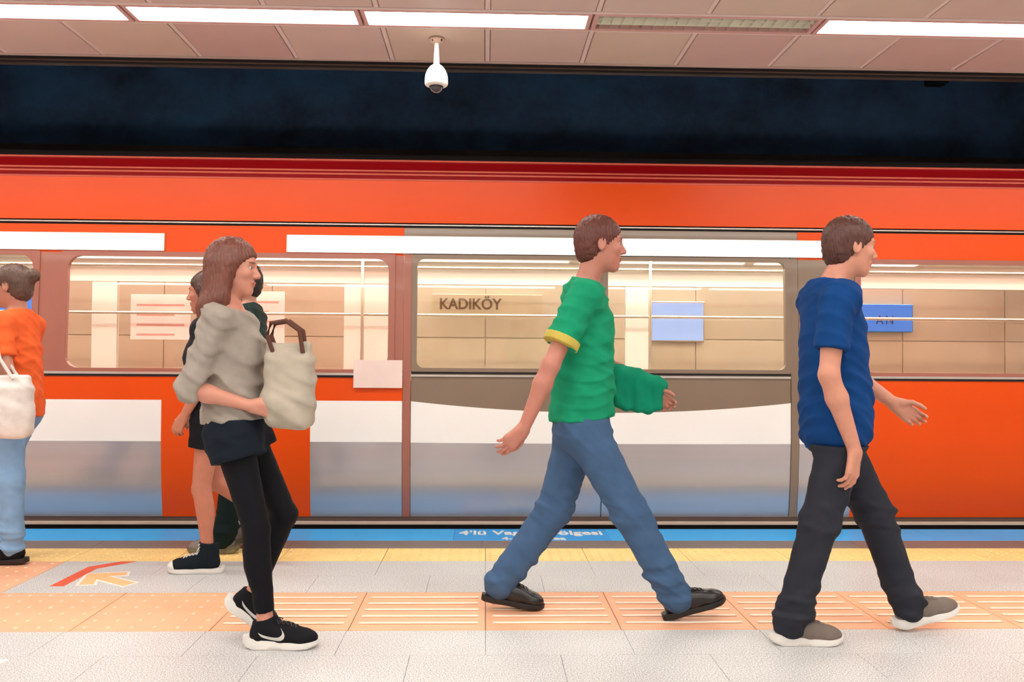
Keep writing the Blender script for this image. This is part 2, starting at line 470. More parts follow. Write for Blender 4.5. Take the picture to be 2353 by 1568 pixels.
# ---- ceiling: slab, grid bars and every panel in view
CZ = 3.07
ceil = MB().box(FLOOR_X0, FLOOR_X1, -5.5, 5.38, CZ+0.045, CZ+0.16).build('ceiling', M['tbar'])
tag(ceil, 'suspended ceiling of pinkish metal panels', None, kind='structure')
MB().box(FLOOR_X0, FLOOR_X1, -5.5, 3.97, CZ, CZ+0.045).build('ceiling_board', M['panel'], ceil)
rows = [(3.975, 4.575, 0.0), (4.845, 5.385, 0.0)]
bar_cache = {}
for ri, (y0, y1, sh) in enumerate(rows):
    for k in range(-7, 8):
        x = 0.603*k
        me = bar_cache.setdefault(('g', ri), MB().bbox(-0.014, 0.014, -(y1-y0)/2, (y1-y0)/2, 0, 0.03, 0.003).mesh('grid_bar', M['tbar']))
        link('grid_bar', me, None, ceil, (x, (y0+y1)/2, CZ+0.004))
    for k in range(-7, 7):
        mm = random.choice(['panel', 'panel', 'panel_b', 'panel_c'])
        if ri == 1 and k in (4, 5, 6): mm = 'panel_c'
        me = bar_cache.setdefault(('p', ri, mm), MB().bbox(-0.284, 0.284, -(y1-y0)/2+0.006, (y1-y0)/2-0.008, 0, 0.025, 0.004).mesh('ceiling_panel', M[mm]))
        o = link('ceiling_panel', me, None, ceil, (0.603*(k+0.5), (y0+y1)/2, CZ))
        o.rotation_euler = (math.radians(random.uniform(-0.35, 0.35)), math.radians(random.uniform(-0.25, 0.25)), 0)
        if ri == 1 and k in (-2, 2, 5): o.rotation_euler.x = math.radians(-0.9)
for y in (4.585, 4.835):
    MB().bbox(-4.3, 4.3, y-0.012, y+0.012, CZ-0.002, CZ+0.04, 0.003).build('grid_rail', M['tbar'], ceil)
MB().bbox(FLOOR_X0, FLOOR_X1, 5.383, 5.41, CZ-0.004, CZ+0.05, 0.003).build('edge_rail', M['panel_c'], ceil)
tag(MB().box(FLOOR_X0, FLOOR_X1, 5.412, 5.46, CZ-0.045, CZ+0.02).build('trim_1', M['black_trim']), 'black edge trim of the ceiling', None, kind='structure')
MB().bbox(FLOOR_X0, FLOOR_X1, 5.405, 5.42, CZ-0.030, CZ-0.020, 0.002).build('bead', M['brown_trim'], bpy.data.objects['trim_1'])

# ---- ceiling lamps
def frame_mesh(L, Wd, t, h):
    b = MB()
    for s in (-1, 1):
        b.bbox(-L/2, L/2, s*(Wd/2-t/2)-t/2, s*(Wd/2-t/2)+t/2, 0, h, 0.003)
        b.bbox(s*(L/2-t/2)-t/2, s*(L/2-t/2)+t/2, -Wd/2, Wd/2, 0.0005, h, 0.003)
    return b.mesh('frame', M['lamp_frame'])
FR = frame_mesh(1.275, 0.236, 0.026, 0.045)
DI = MB().box(-0.612, 0.612, -0.094, 0.094, 0.012, 0.03).mesh('diffuser', M['lamp'])
names = {-3: 'glowing ceiling lamp cut off by the left photo edge', -2: 'glowing ceiling lamp, leftmost in view', -1: 'glowing ceiling lamp second from left, over the long haired woman',
         0: 'glowing ceiling lamp just left of the unlit one', 2: 'glowing ceiling lamp just right of the unlit one', 3: 'glowing ceiling lamp beyond the right photo edge'}
names = {-2: 'glowing ceiling lamp cut off by the left photo edge', -1: 'glowing ceiling lamp above left of the dome camera',
         0: 'glowing ceiling lamp nearest the dome camera, left of the unlit one', 2: 'glowing ceiling lamp right of the unlit one'}
for k in range(-4, 5):
    xc = -0.06+1.285*k
    o = empty('ceiling_lamp', (xc, 4.71, CZ-0.004))
    link('frame', FR, None, o)
    if k == 1:
        tag(o, 'unlit ceiling lamp with bare metal louvre between the glowing ones', 'lamp', 'recessed lamps along the platform edge')
        MB().box(-0.612, 0.612, -0.094, 0.094, 0.052, 0.054).build('reflector', M['louvre_in'], o)
        for i in range(20):
            x = -0.58+i*0.061
            b = MB(); n = 7
            for q in range(n):
                yy = -0.092+0.184*q/(n-1)
                zz = 0.006+0.030*(1-abs(2*q/(n-1)-1))**0.7*0.0
                b.v += [(x-0.010, yy, 0.004), (x-0.002, yy, 0.05), (x+0.012, yy, 0.05)]
            for q in range(n-1):
                a = 3*q
                b.f += [(a, a+3, a+4, a+1), (a, a+2, a+5, a+3), (a+1, a+4, a+5, a+2)]
            b.build('fin', M['louvre'], o)
        for y in (-0.031, 0.031):
            b = MB()
            b.v += [(-0.61, y-0.012, 0.05), (-0.61, y, 0.004), (-0.61, y+0.012, 0.05), (0.61, y-0.012, 0.05), (0.61, y, 0.004), (0.61, y+0.012, 0.05)]
            b.f += [(0, 1, 4, 3), (1, 2, 5, 4), (0, 2, 1), (3, 4, 5), (0, 3, 5, 2)]
            b.build('long_blade', M['louvre'], o)
    else:
        link('diffuser', DI, None, o)
        tag(o, names.get(k, 'glowing ceiling lamp of the edge row, beyond the photo edge'), 'lamp', 'recessed lamps along the platform edge')
DI2 = MB().box(-1.22, 1.22, -0.094, 0.094, 0.002, 0.02).mesh('diffuser', M['lamp'])
FR2 = frame_mesh(2.50, 0.236, 0.026, 0.03)
for y in (2.2, -0.3, -2.8):
    for k in range(-2, 3):
        o = empty('ceiling_lamp', (2.6*k, y, CZ-0.032))
        tag(o, 'long ceiling lamp of the rows behind the viewpoint', 'lamp', 'lamps behind the viewpoint')
        link('frame', FR2, None, o); link('diffuser', DI2, None, o)

# ---- dome camera
dc = empty('dome_camera', (-0.301, 5.0, CZ)); tag(dc, 'white dome security camera hanging from the ceiling', 'camera')
MB().lathe([(0.038, 0), (0.046, -0.004), (0.046, -0.012), (0.034, -0.026), (0.016, -0.030)], 40).build('mounting_plate', M['cam_base'], dc, smooth=True)
for x in (-0.022, 0.030):
    MB().lathe([(0.005, -0.013), (0.005, -0.024), (0.002, -0.026)], 12, (x, -0.030)).build('screw', M['screw'], dc, smooth=True)
MB().lathe([(0.012, -0.02), (0.0135, -0.06), (0.017, -0.13), (0.018, -0.17)], 28).build('stem', M['cam_white'], dc, smooth=True)
MB().lathe([(0.018, -0.150), (0.024, -0.158), (0.036, -0.166), (0.048, -0.180), (0.058, -0.198), (0.065, -0.216), (0.068, -0.236), (0.069, -0.262), (0.0685, -0.272), (0.064, -0.279), (0.052, -0.285), (0.042, -0.286)], 48).build('housing', M['cam_white'], dc, smooth=True)
dm = MB().lathe([(0.040, -0.284)]+[(0.039*math.cos(a), -0.284-0.039*math.sin(a)) for a in [i*PI/2/10 for i in range(1, 10)]]+[(0.003, -0.3235)], 40).build('dome', M['dome'], dc, smooth=True)
MB().lathe([(0.041, -0.282), (0.0425, -0.286), (0.041, -0.290)], 40).build('dome_ring', M['seal'], dm, smooth=True)

# ================================================================== THE TRAIN
PZ = [-0.7, 0.0, 0.1, 0.3, 0.58, 0.87, 1.05, 1.9, 2.10, 2.14, 2.44, 2.48, 2.52, 2.60, 2.66, 2.72, 2.76]
PY = [6.09, 6.045, 6.03, 6.004, 5.985, 5.985, 5.99, 6.02, 6.03, 6.03, 6.06, 6.07, 6.085, 6.115, 6.20, 6.45, 7.0]
def prof(z): return float(np.interp(z, PZ, PY))
train = empty('metro_train', (0.6, 7.4, -0.9))
tag(train, 'orange red metro train car standing along the platform edge', 'train')
TO = Vector((0.6, 7.4, -0.9))
def tl(v): return (v[0]-TO.x, v[1]-TO.y, v[2]-TO.z)

def panel(name, x0, x1, zb, zt, m, off=0.0, th=0.03, nx=1, nz=6, parent=None, smooth=True):
    fb = zb if callable(zb) else (lambda x: zb)
    ft = zt if callable(zt) else (lambda x: zt)
    b = MB(); cols = nx+1; rws = nz+1
    for layer in (0, 1):
        for i in range(cols):
            x = x0+(x1-x0)*i/nx
            for j in range(rws):
                z = fb(x)+(ft(x)-fb(x))*j/nz
                b.v.append(tl((x, prof(z)-off+layer*th, z)))
    def I(l, i, j): return l*cols*rws+i*rws+j
    for l in (0, 1):
        for i in range(nx):
            for j in range(nz):
                b.f.append((I(l, i, j), I(l, i+1, j), I(l, i+1, j+1), I(l, i, j+1)))
    for i in range(nx):
        b.f.append((I(0, i, 0), I(0, i+1, 0), I(1, i+1, 0), I(1, i, 0)))
        b.f.append((I(0, i, nz), I(0, i+1, nz), I(1, i+1, nz), I(1, i, nz)))
    for j in range(nz):
        b.f.append((I(0, 0, j), I(0, 0, j+1), I(1, 0, j+1), I(1, 0, j)))
        b.f.append((I(0, nx, j), I(0, nx, j+1), I(1, nx, j+1), I(1, nx, j)))
    return b.build(name, m, parent or train, smooth=smooth)

CX0, CX1 = -7.2, 7.2
YF = 8.80                                     # far side of the car
# shell above the windows
panel('roof_edge', CX0, CX1, 2.60, 2.76, M['roof'], nz=8)
panel('cantrail', CX0, CX1, 2.44, 2.60, M['paint_shaded'], nz=6)
for z in (2.445, 2.486, 2.513, 2.594):
    b = MB(); b.tube([tl((CX0, prof(z)-0.004, z)), tl((CX1, prof(z)-0.004, z))], 0.0085, 10)
    b.build('rain_bead', M['paint_bead'], train, smooth=True)
panel('fascia', CX0, CX1, 2.135, 2.44, M['paint'], off=0.006, nz=8)
panel('gutter_slot', CX0, CX1, 2.10, 2.135, M['seal'], off=-0.02, nz=2)
panel('gutter_lip', CX0, CX1, 2.116, 2.124, M['trim_silver'], off=0.004, th=0.03, nz=2)
b = MB()
b.box(*[v for v in (CX0-TO.x, CX1-TO.x, 7.0-TO.y, 8.0-TO.y, 2.70-TO.z, 2.76-TO.z)])
b.box(CX0-TO.x, CX1-TO.x, 8.0-TO.y, YF-TO.y, 2.60-TO.z, 2.70-TO.z)
b.build('roof', M['roof'], train)
# windows and doors along the near side (x ranges)
WZ0, WZ1 = 1.092, 1.90
wins = [(-5.75, -3.12, 'glass'), (-2.955, -0.65, 'glass_rose'), (2.66, 4.95, 'glass_rose'), (5.1, 7.0, 'glass')]
DX0, DX1 = -0.52, 2.18
panel('lintel', CX0, DX0-0.06, WZ1, 2.10, M['paint'], nz=4)
panel('lintel', DX1+0.06, CX1, WZ1, 2.10, M['paint'], nz=4)
panel('door_header', DX0-0.06, DX1+0.06, WZ1+0.03, 2.10, M['taupe'], off=-0.004, nz=4)
edges = [CX0, -5.75, -3.12, -2.955, -0.65, DX0-0.06]
panel('window_post', CX0, -5.75, 1.05, WZ1, M['pillar'])
panel('window_post', -3.12, -2.955, 1.05, WZ1, M['pillar'])
panel('window_post', -0.65, DX0-0.06, 1.05, WZ1, M['pillar'])
panel('window_post', DX1+0.06, 2.66, 1.05, WZ1, M['taupe'])
panel('window_post', 4.95, 5.10, 1.05, WZ1, M['pillar'])
panel('window_post', 7.0, CX1, 1.05, WZ1, M['pillar'])
def round_rect(x0, x1, z0, z1, r, n=6):
    pts = []
    for cx, cz, a0 in ((x1-r, z1-r, 0), (x0+r, z1-r, PI/2), (x0+r, z0+r, PI), (x1-r, z0+r, 1.5*PI)):
        for i in range(n+1):
            a = a0+PI/2*i/n
            pts.append((cx+r*math.cos(a), cz+r*math.sin(a)))
    return pts
def window(x0, x1, z0, z1, gm, frame_m, r=0.09, t=0.035, name='window_frame', parent=None):
    out = round_rect(x0-0.01, x1+0.01, z0-0.01, z1+0.01, 0.012)
    inn = round_rect(x0+t, x1-t, z0+t*0.6, z1-t*0.6, r)
    b = MB(); k = len(out)
    for y in (-0.008, 0.035):
        for ring in (out, inn):
            b.v += [tl((x, prof(z)+y, z)) for x, z in ring]
    for i in range(k):
        j = (i+1) % k
        b.f.append((i, j, k+j, k+i)); b.f.append((2*k+i, 2*k+j, 3*k+j, 3*k+i))
        b.f.append((k+i, k+j, 3*k+j, 3*k+i)); b.f.append((i, j, 2*k+j, 2*k+i))
    fo = b.build(name, frame_m, parent or train)
    g = MB(); 
    g.v += [tl((x, prof(z)+0.012, z)) for x, z in inn]
    g.f.append(tuple(range(k)))
    po = g.build('pane', M[gm], fo)
    return fo
for x0, x1, gm in wins:
    window(x0, x1, WZ0-0.02, WZ1, gm, M['pillar'])
    panel('window_ledge', x0, x1, 1.05, WZ0-0.03, M['pillar'], nz=2)
# sill rail and rubber line under every window
panel('waist_rail', CX0, DX0-0.06, 1.052, 1.068, M['trim_silver'], off=0.014, nz=2)
panel('waist_rail', DX1+0.06, CX1, 1.052, 1.068, M['trim_silver'], off=0.014, nz=2)
panel('waist_seal', CX0, DX0-0.06, 1.036, 1.050, M['seal'], off=0.006, nz=2)
panel('waist_seal', DX1+0.06, CX1, 1.036, 1.050, M['seal'], off=0.006, nz=2)

# lower body: orange ground, silver bays with a white belt
bays = [(CX0, -2.25), (-1.22, DX0-0.06), (DX1+0.06, 2.62), (3.95, CX1)]
def belt_top(x):
    # belt dips in the middle of the door bay and rises at its ends
    t = (x-0.83)/1.35
    return 0.872-0.075*max(0.0, 1-t*t)**1.0
def belt_low(x):
    t = (x-0.83)/1.9
    return 0.585-0.008*(1-t*t)
def taper(f, xe, sgn, span=0.5):
    return f
panel('waist_panel', CX0, DX0-0.06, 0.873, 1.036, M['paint'], nz=3)
panel('waist_panel', DX1+0.06, 2.62, 0.80, 1.036, M['taupe'], nz=3)
panel('waist_panel', 2.62, CX1, 0.873, 1.036, M['paint'], nz=3)
for (x0, x1) in ((CX0, -2.25), (-1.22, DX0-0.06)):
    panel('white_belt', x0, x1, 0.585, 0.873, M['belt'], nz=5)
    panel('silver_skirt', x0, x1, 0.055, 0.585, M['silver'], nz=10)
panel('white_belt', DX1+0.06, 2.62, belt_low, lambda x: min(0.80+0.0*x, 0.80), M['belt'], nz=5, nx=6)
panel('silver_skirt', DX1+0.06, 2.62, 0.055, belt_low, M['silver'], nz=10, nx=6)
for (x0, x1) in ((-2.25, -1.22), (2.62, CX1)):
    panel('body_panel', x0, x1, 0.055, 0.873, M['paint'], nz=14)
panel('sole_bar', CX0, CX1, 0.022, 0.055, M['sole_brown'], off=-0.004, nz=2)
panel('sill_strip', CX0, CX1, 0.003, 0.022, M['cream'], off=0.03, nz=2)
panel('underskirt', CX0, CX1, -0.7, 0.002, M['roof'], off=-0.01, nz=4)
# double sliding door
for li, (x0, x1) in enumerate(((DX0, 0.826), (0.834, DX1))):
    d = panel('door_leaf', x0, x1, 0.873-0.0, 1.072, M['taupe'], off=-0.006, nz=3, nx=12)
    d['label'] = 'taupe sliding door leaf with wide window'
    panel('white_belt', x0, x1, belt_low, belt_top, M['belt'], off=-0.005, nz=5, nx=16, parent=d)
    panel('silver_skirt', x0, x1, 0.055, belt_low, M['silver'], off=-0.006, nz=10, nx=16, parent=d)
    panel('waist_band', x0, x1, belt_top, 0.873, M['taupe'], off=-0.006, nz=3, nx=16, parent=d)
    panel('door_rail', x0, x1, 1.046, 1.060, M['trim_silver'], off=0.004, nz=2, parent=d)
    panel('door_seal', x0, x1, 1.066, 1.090, M['seal'], off=0.0, nz=2, parent=d)
    panel('door_top', x0, x1, WZ1, WZ1+0.03, M['seal'], off=-0.006, nz=2, parent=d)
    window(x0+0.008, x1-0.008, 1.09, WZ1, 'glass', M['taupe'], r=0.05, t=0.028, parent=d)
for x in (DX0-0.03, DX1+0.03):
    panel('door_post', x-0.027, x+0.027, 0.055, WZ1+0.03, M['pillar'] if x < 0.8 else M['taupe'], off=0.002, nz=14)
# added glowing bands over the bays, in place of light at the window tops
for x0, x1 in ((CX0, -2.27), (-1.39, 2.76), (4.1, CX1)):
    h = panel('added_glow_band', x0-0.015, x1+0.015, 1.915, 2.04, M['trim_silver'], off=0.012, nz=4)
    panel('diffuser', x0, x1, 1.922, 2.033, M['added_glow'], off=0.018, th=0.012, nz=4, parent=h)  # glowing face of the added band
# pink white notice stuck beside the door, posters on the window
nb = panel('notice', -0.92, -0.58, 0.965, 1.16, M['poster'], off=0.02, th=0.008, nz=3)
# ---- inside
def tbox(name, m, *bx, parent=None, bev=0.0):
    b = MB()
    for q in bx:
        a = (q[0]-TO.x, q[1]-TO.x, q[2]-TO.y, q[3]-TO.y, q[4]-TO.z, q[5]-TO.z)
        if bev: b.bbox(*a, bev)
        else: b.box(*a)
    return b.build(name, m, parent or train)
tbox('car_floor', M['car_floor'], (CX0, CX1, 6.10, YF, -0.12, 0.0))
tbox('car_ceiling', M['interior'], (CX0, CX1, 6.12, YF, 2.30, 2.36))
for y in (6.75, 8.15):
    lo = tbox('car_light', M['car_lamp'], (CX0+0.3, CX1-0.3, y-0.06, y+0.06, 2.275, 2.298))
tbox('inner_lining', M['interior'], (CX0, CX1, 6.075, 6.10, 0.0, 1.02))
tbox('inner_header', M['interior'], (CX0, CX1, 6.085, 6.11, 1.93, 2.30))
# far side wall with windows between posts
tbox('far_wall', M['interior'], (CX0, CX1, YF-0.05, YF, 0.0, 1.02))
fw = [(-6.3, -4.0), (-3.75, -1.45), (-0.95, 1.45), (1.70, 3.62), (3.76, 6.4)]
tbox('far_header', M['interior'], (CX0, CX1, YF-0.06, YF, 1.93, 2.30))
tbox('cove', M['interior'], (CX0, CX1, YF-0.36, YF-0.06, 2.16, 2.30))
tbox('vent_strip', M['seal'], (CX0, CX1, YF-0.37, YF-0.36, 2.20, 2.23))
ed = [CX0]+[v for q in fw for v in q]+[CX1]
for i in range(0, len(ed), 2):
    tbox('far_post', M['interior'], (ed[i], ed[i+1], YF-0.05, YF, 1.02, 1.93))
for x0, x1 in fw:
    tbox('far_pane', M['glass'], (x0, x1, YF-0.028, YF-0.022, 1.02, 1.93))
for x in (CX0, CX1-0.05):
    tbox('end_wall', M['interior'], (x, x+0.05, 6.1, YF, 0.0, 2.3))
b = MB(); b.tube([tl((CX0+0.1, 8.45, 1.60)), tl((CX1-0.1, 8.45, 1.60))], 0.016, 12); b.build('grab_rail', M['steel'], train, smooth=True)
b = MB(); b.tube([tl((CX0+0.1, 8.35, 2.06)), tl((CX1-0.1, 8.35, 2.06))], 0.016, 12); b.build('grab_rail', M['steel'], train, smooth=True)
for x in (-4.2, -1.2, 1.62, 3.69):
    b = MB(); b.tube([tl((x, 8.30, 0.0)), tl((x, 8.30, 2.28))], 0.017, 12); b.build('pole', M['steel'], train, smooth=True)
seat_b = MB()
rings = []
for (y, z, hw, th) in ((8.28, 0.44, 0.20, 0.02), (8.40, 0.43, 0.215, 0.025), (8.58, 0.44, 0.22, 0.03), (8.66, 0.52, 0.22, 0.03), (8.70, 0.72, 0.215, 0.025), (8.73, 0.93, 0.20, 0.02)):
    rings.append([(-hw, y-th*0.4, z+th), (hw, y-th*0.4, z+th), (hw, y+th*0.6, z-th), (-hw, y+th*0.6, z-th)])
seat_b.loft(rings)
seat_me = seat_b.mesh('seat', M['seat'], True)
for x in [-3.6+0.47*i for i in range(5)]+[-0.75+0.47*i for i in range(5)]+[1.9+0.47*i for i in range(5)]+[4.4+0.47*i for i in range(4)]+[-6.2+0.47*i for i in range(4)]:
    link('seat', seat_me, None, train, tl((x, 0, 0)))
# posters on the inner face of the far wall
for (x0, x1, z0, z1) in ((-2.75, -2.05, 1.30, 1.84), (-3.60, -3.0, 1.34, 1.80)):
    p = tbox('poster', M['poster'], (x0, x1, YF-0.075, YF-0.068, z0, z1))
    for k in range(4):
        z = z1-0.1-k*0.1
        tbox('poster_line', M['poster_ink'], (x0+0.06, x1-0.06-0.1*(k % 2), YF-0.077, YF-0.075, z-0.02, z), parent=p)

# ---- signs on the wall beyond the train
def upright(x, y, z): return Matrix.Translation((x, y, z)) @ Matrix.Rotation(PI/2, 4, 'X')
sg = empty('station_sign', (0.02, 9.60, 1.66)); tag(sg, 'beige station name sign reading KADIK\u00d6Y seen through the train door', 'sign')
MB().bbox(-0.62, 0.62, -0.03, 0.0, 0.0, 0.23, 0.004).build('board', M['sign_beige'], sg)
text_mesh('lettering', 'KADIK\u00d6Y', 0.15, M['sign_brown'], sg, upright(-0.185, -0.032, 0.135), bold=0.004, width=(0.70, 0.155))
lb = empty('light_box', (2.17, 9.60, 1.37)); tag(lb, 'pale blue glowing advertising box seen through the door window', 'light box')
MB().bbox(-0.31, 0.31, -0.06, 0.0, 0.0, 0.46, 0.006).build('case', M['trim_silver'], lb)
MB().box(-0.295, 0.295, -0.064, -0.058, 0.018, 0.442).build('face', M['lightbox'], lb)
bs = empty('blue_sign', (4.52, 9.60, 1.50)); tag(bs, 'blue glowing wall sign with letters AN right of the man in blue', 'sign', 'blue signs on the track wall')
MB().bbox(-0.36, 0.36, -0.06, 0.0, 0.0, 0.32, 0.006).build('case', M['blue_deep'], bs)
MB().box(-0.35, 0.35, -0.064, -0.058, 0.01, 0.31).build('face', M['blue_sign'], bs)
text_mesh('lettering', 'AN', 0.12, M['sign_ink'], bs, upright(0.03, -0.066, 0.14), width=(0.20, 0.10), spacing=1.3)
bs = empty('blue_sign', (-5.35, 9.60, 1.60)); tag(bs, 'blue glowing wall sign behind the person in orange at the left edge', 'sign', 'blue signs on the track wall')
MB().bbox(-0.36, 0.36, -0.06, 0.0, 0.0, 0.24, 0.006).build('case', M['blue_deep'], bs)
MB().box(-0.35, 0.35, -0.064, -0.058, 0.01, 0.23).build('face', M['blue_sign'], bs)

# ================================================================== PEOPLE
# bodies, clothes and shoes are grown from joints as one smooth surface each
V3 = lambda *a: np.array(a, dtype=float)
def unit(v):
    v = np.asarray(v, float); return v/np.linalg.norm(v)

def cone(a, b, ra, rb, k=0.02, cuts=(), op='u'):
    return dict(t='c', a=np.asarray(a, float), b=np.asarray(b, float), ra=ra, rb=rb, k=k, cuts=cuts, op=op)
def ell(c, r, k=0.02, R=None, cuts=(), op='u'):
    return dict(t='e', c=np.asarray(c, float), r=np.asarray(r, float), R=R, k=k, cuts=cuts, op=op)
def rbox(c, h, r, k=0.02, R=None, cuts=(), op='u'):
    return dict(t='b', c=np.asarray(c, float), r=np.asarray(h, float)+r, h=np.asarray(h, float), rr=r, R=R, k=k, cuts=cuts, op=op)
def rotx_z(a):      # columns: local axes for a lean of angle a in the x-z plane (z axis tilts to +x)
    return np.array([[math.cos(a), 0, math.sin(a)], [0, 1, 0], [-math.sin(a), 0, math.cos(a)]])

def prim_box(p):
    if p['t'] == 'c':
        r = max(p['ra'], p['rb'])
        return np.minimum(p['a'], p['b'])-r, np.maximum(p['a'], p['b'])+r
    m = p['r'] if p['R'] is None else np.full(3, p['r'].max())
    return p['c']-m, p['c']+m

def prim_d(p, X, Y, Z):
    if p['t'] == 'c':
        a, b = p['a'], p['b']; ba = b-a; L2 = max(1e-9, ba@ba)
        t = np.clip(((X-a[0])*ba[0]+(Y-a[1])*ba[1]+(Z-a[2])*ba[2])/L2, 0, 1)
        d = np.sqrt((X-a[0]-t*ba[0])**2+(Y-a[1]-t*ba[1])**2+(Z-a[2]-t*ba[2])**2)-(p['ra']+(p['rb']-p['ra'])*t)
    else:
        dx, dy, dz = X-p['c'][0], Y-p['c'][1], Z-p['c'][2]
        if p['R'] is not None:
            R = p['R']
            dx, dy, dz = R[0, 0]*dx+R[1, 0]*dy+R[2, 0]*dz, R[0, 1]*dx+R[1, 1]*dy+R[2, 1]*dz, R[0, 2]*dx+R[1, 2]*dy+R[2, 2]*dz
        r = p['r']
        if p['t'] == 'b':
            qx, qy, qz = np.abs(dx)-p['h'][0], np.abs(dy)-p['h'][1], np.abs(dz)-p['h'][2]
            d = np.sqrt(np.maximum(qx, 0)**2+np.maximum(qy, 0)**2+np.maximum(qz, 0)**2)+np.minimum(np.maximum(qx, np.maximum(qy, qz)), 0)-p['rr']
            for (pt, n) in p['cuts']:
                d = np.maximum(d, (X-pt[0])*n[0]+(Y-pt[1])*n[1]+(Z-pt[2])*n[2])
            return d
        k0 = np.sqrt((dx/r[0])**2+(dy/r[1])**2+(dz/r[2])**2)
        k1 = np.sqrt((dx/r[0]**2)**2+(dy/r[1]**2)**2+(dz/r[2]**2)**2)+1e-9
        d = k0*(k0-1)/k1
    for (pt, n) in p['cuts']:
        d = np.maximum(d, (X-pt[0])*n[0]+(Y-pt[1])*n[1]+(Z-pt[2])*n[2])
    return d

def smin(a, b, k):
    if k <= 0: return np.minimum(a, b)
    h = np.maximum(k-np.abs(a-b), 0)/k
    return np.minimum(a, b)-h*h*k*0.25

def combine(d, dp, p):
    if p['op'] == 's': return -smin(-d, dp, p['k'])
    return smin(d, dp, p['k'])

def field_at(prims, P):
    X, Y, Z = P[:, 0], P[:, 1], P[:, 2]
    d = np.full(len(P), 1.0)
    for p in prims: d = combine(d, prim_d(p, X, Y, Z), p)
    return d

OFF = np.array([[i, j, k] for i in (0, 1) for j in (0, 1) for k in (0, 1)])
EDG = [(a, b) for a in range(8) for b in range(a+1, 8) if np.abs(OFF[a]-OFF[b]).sum() == 1]
def nets(D, o, h):
    S = D < 0
    nx, ny, nz = D.shape
    cnt = np.zeros((nx-1, ny-1, nz-1), np.int8)
    for (i, j, k) in OFF: cnt += S[i:nx-1+i, j:ny-1+j, k:nz-1+k]
    m = (cnt > 0) & (cnt < 8)
    I = np.argwhere(m); n = len(I)
    vid = np.full(m.shape, -1, np.int64); vid[m] = np.arange(n)
    Vv = np.stack([D[I[:, 0]+q[0], I[:, 1]+q[1], I[:, 2]+q[2]] for q in OFF], 1)
    acc = np.zeros((n, 3)); num = np.zeros(n)
    for a, b in EDG:
        c = (Vv[:, a] < 0) != (Vv[:, b] < 0)
        t = Vv[c, a]/(Vv[c, a]-Vv[c, b])
        acc[c] += OFF[a]+(OFF[b]-OFF[a])*t[:, None]; num[c] += 1
    verts = np.asarray(o)+h*(I+acc/num[:, None])
    faces = []
    for ax in range(3):
        sl0 = [slice(None)]*3; sl1 = [slice(None)]*3
        sl0[ax] = slice(0, -1); sl1[ax] = slice(1, None)
        A = S[tuple(sl0)]; B = S[tuple(sl1)]
        E = np.argwhere(A != B)
        u, w_ = (ax+1) % 3, (ax+2) % 3
        ok = (E[:, u] >= 1) & (E[:, w_] >= 1) & (E[:, u] <= D.shape[u]-2) & (E[:, w_] <= D.shape[w_]-2)
        E = E[ok]
        ins = A[E[:, 0], E[:, 1], E[:, 2]]
        q = []
        for (du, dw) in ((-1, -1), (0, -1), (0, 0), (-1, 0)):
            F = E.copy(); F[:, u] += du; F[:, w_] += dw
            q.append(vid[F[:, 0], F[:, 1], F[:, 2]])
        q = np.stack(q, 1)
        q[~ins] = q[~ins][:, ::-1]
        faces.append(q)
    return verts, np.concatenate(faces)

def grow(prims, h, disp=None, cuts=(), box=None, amp=0.0):
    lo = np.min([prim_box(p)[0] for p in prims if p['op'] == 'u'], 0)-4*h-amp
    hi = np.max([prim_box(p)[1] for p in prims if p['op'] == 'u'], 0)+4*h+amp
    if box is not None:
        lo = np.maximum(lo, box[0]); hi = np.minimum(hi, box[1])
    n = np.ceil((hi-lo)/h).astype(int)+1
    ax = [(lo[i]+h*np.arange(n[i])) for i in range(3)]
    D = np.full(tuple(n), 1.0, np.float32)
    for p in prims:
        a, b = prim_box(p); mg = p['k']+0.03
        i0 = np.clip(np.floor((a-mg-lo)/h).astype(int), 0, n); i1 = np.clip(np.ceil((b+mg-lo)/h).astype(int)+1, 0, n)
        if np.any(i1 <= i0): continue
        X = ax[0][i0[0]:i1[0]][:, None, None]; Y = ax[1][i0[1]:i1[1]][None, :, None]; Z = ax[2][i0[2]:i1[2]][None, None, :]
        s = (slice(i0[0], i1[0]), slice(i0[1], i1[1]), slice(i0[2], i1[2]))
        D[s] = combine(D[s], prim_d(p, X, Y, Z).astype(np.float32), p)
    X, Y, Z = ax[0][:, None, None], ax[1][None, :, None], ax[2][None, None, :]
    if disp is not None:
        near = np.abs(D) < 0.05
        idx = np.argwhere(near)
        P = lo+h*idx
        D[near] += disp(P).astype(np.float32)
    for (pt, nn) in cuts:
        D = np.maximum(D, ((X-pt[0])*nn[0]+(Y-pt[1])*nn[1]+(Z-pt[2])*nn[2]).astype(np.float32))
    return nets(D, lo, h)

def soft(name, parts, m, parent, o, tint=None):
    # parts: list of (verts, faces); one mesh object, coordinates relative to o
    vs_, fs_, k = [], [], 0
    for v, f in parts:
        vs_.append(v); fs_.append(f+k); k += len(v)
    v = np.concatenate(vs_); f = np.concatenate(fs_)
    me = bpy.data.meshes.new(name)
    me.from_pydata((v-np.asarray(o)).tolist(), [], f.tolist())
    me.polygons.foreach_set('use_smooth', [True]*len(me.polygons))
    if tint is not None:
        at = me.color_attributes.new('tint', 'FLOAT_COLOR', 'POINT')
        c = np.ones((len(v), 4)); c[:, :3] = tint(v)
        at.data.foreach_set('color', c.ravel())
    me.update()
    return link(name, me, m, parent)

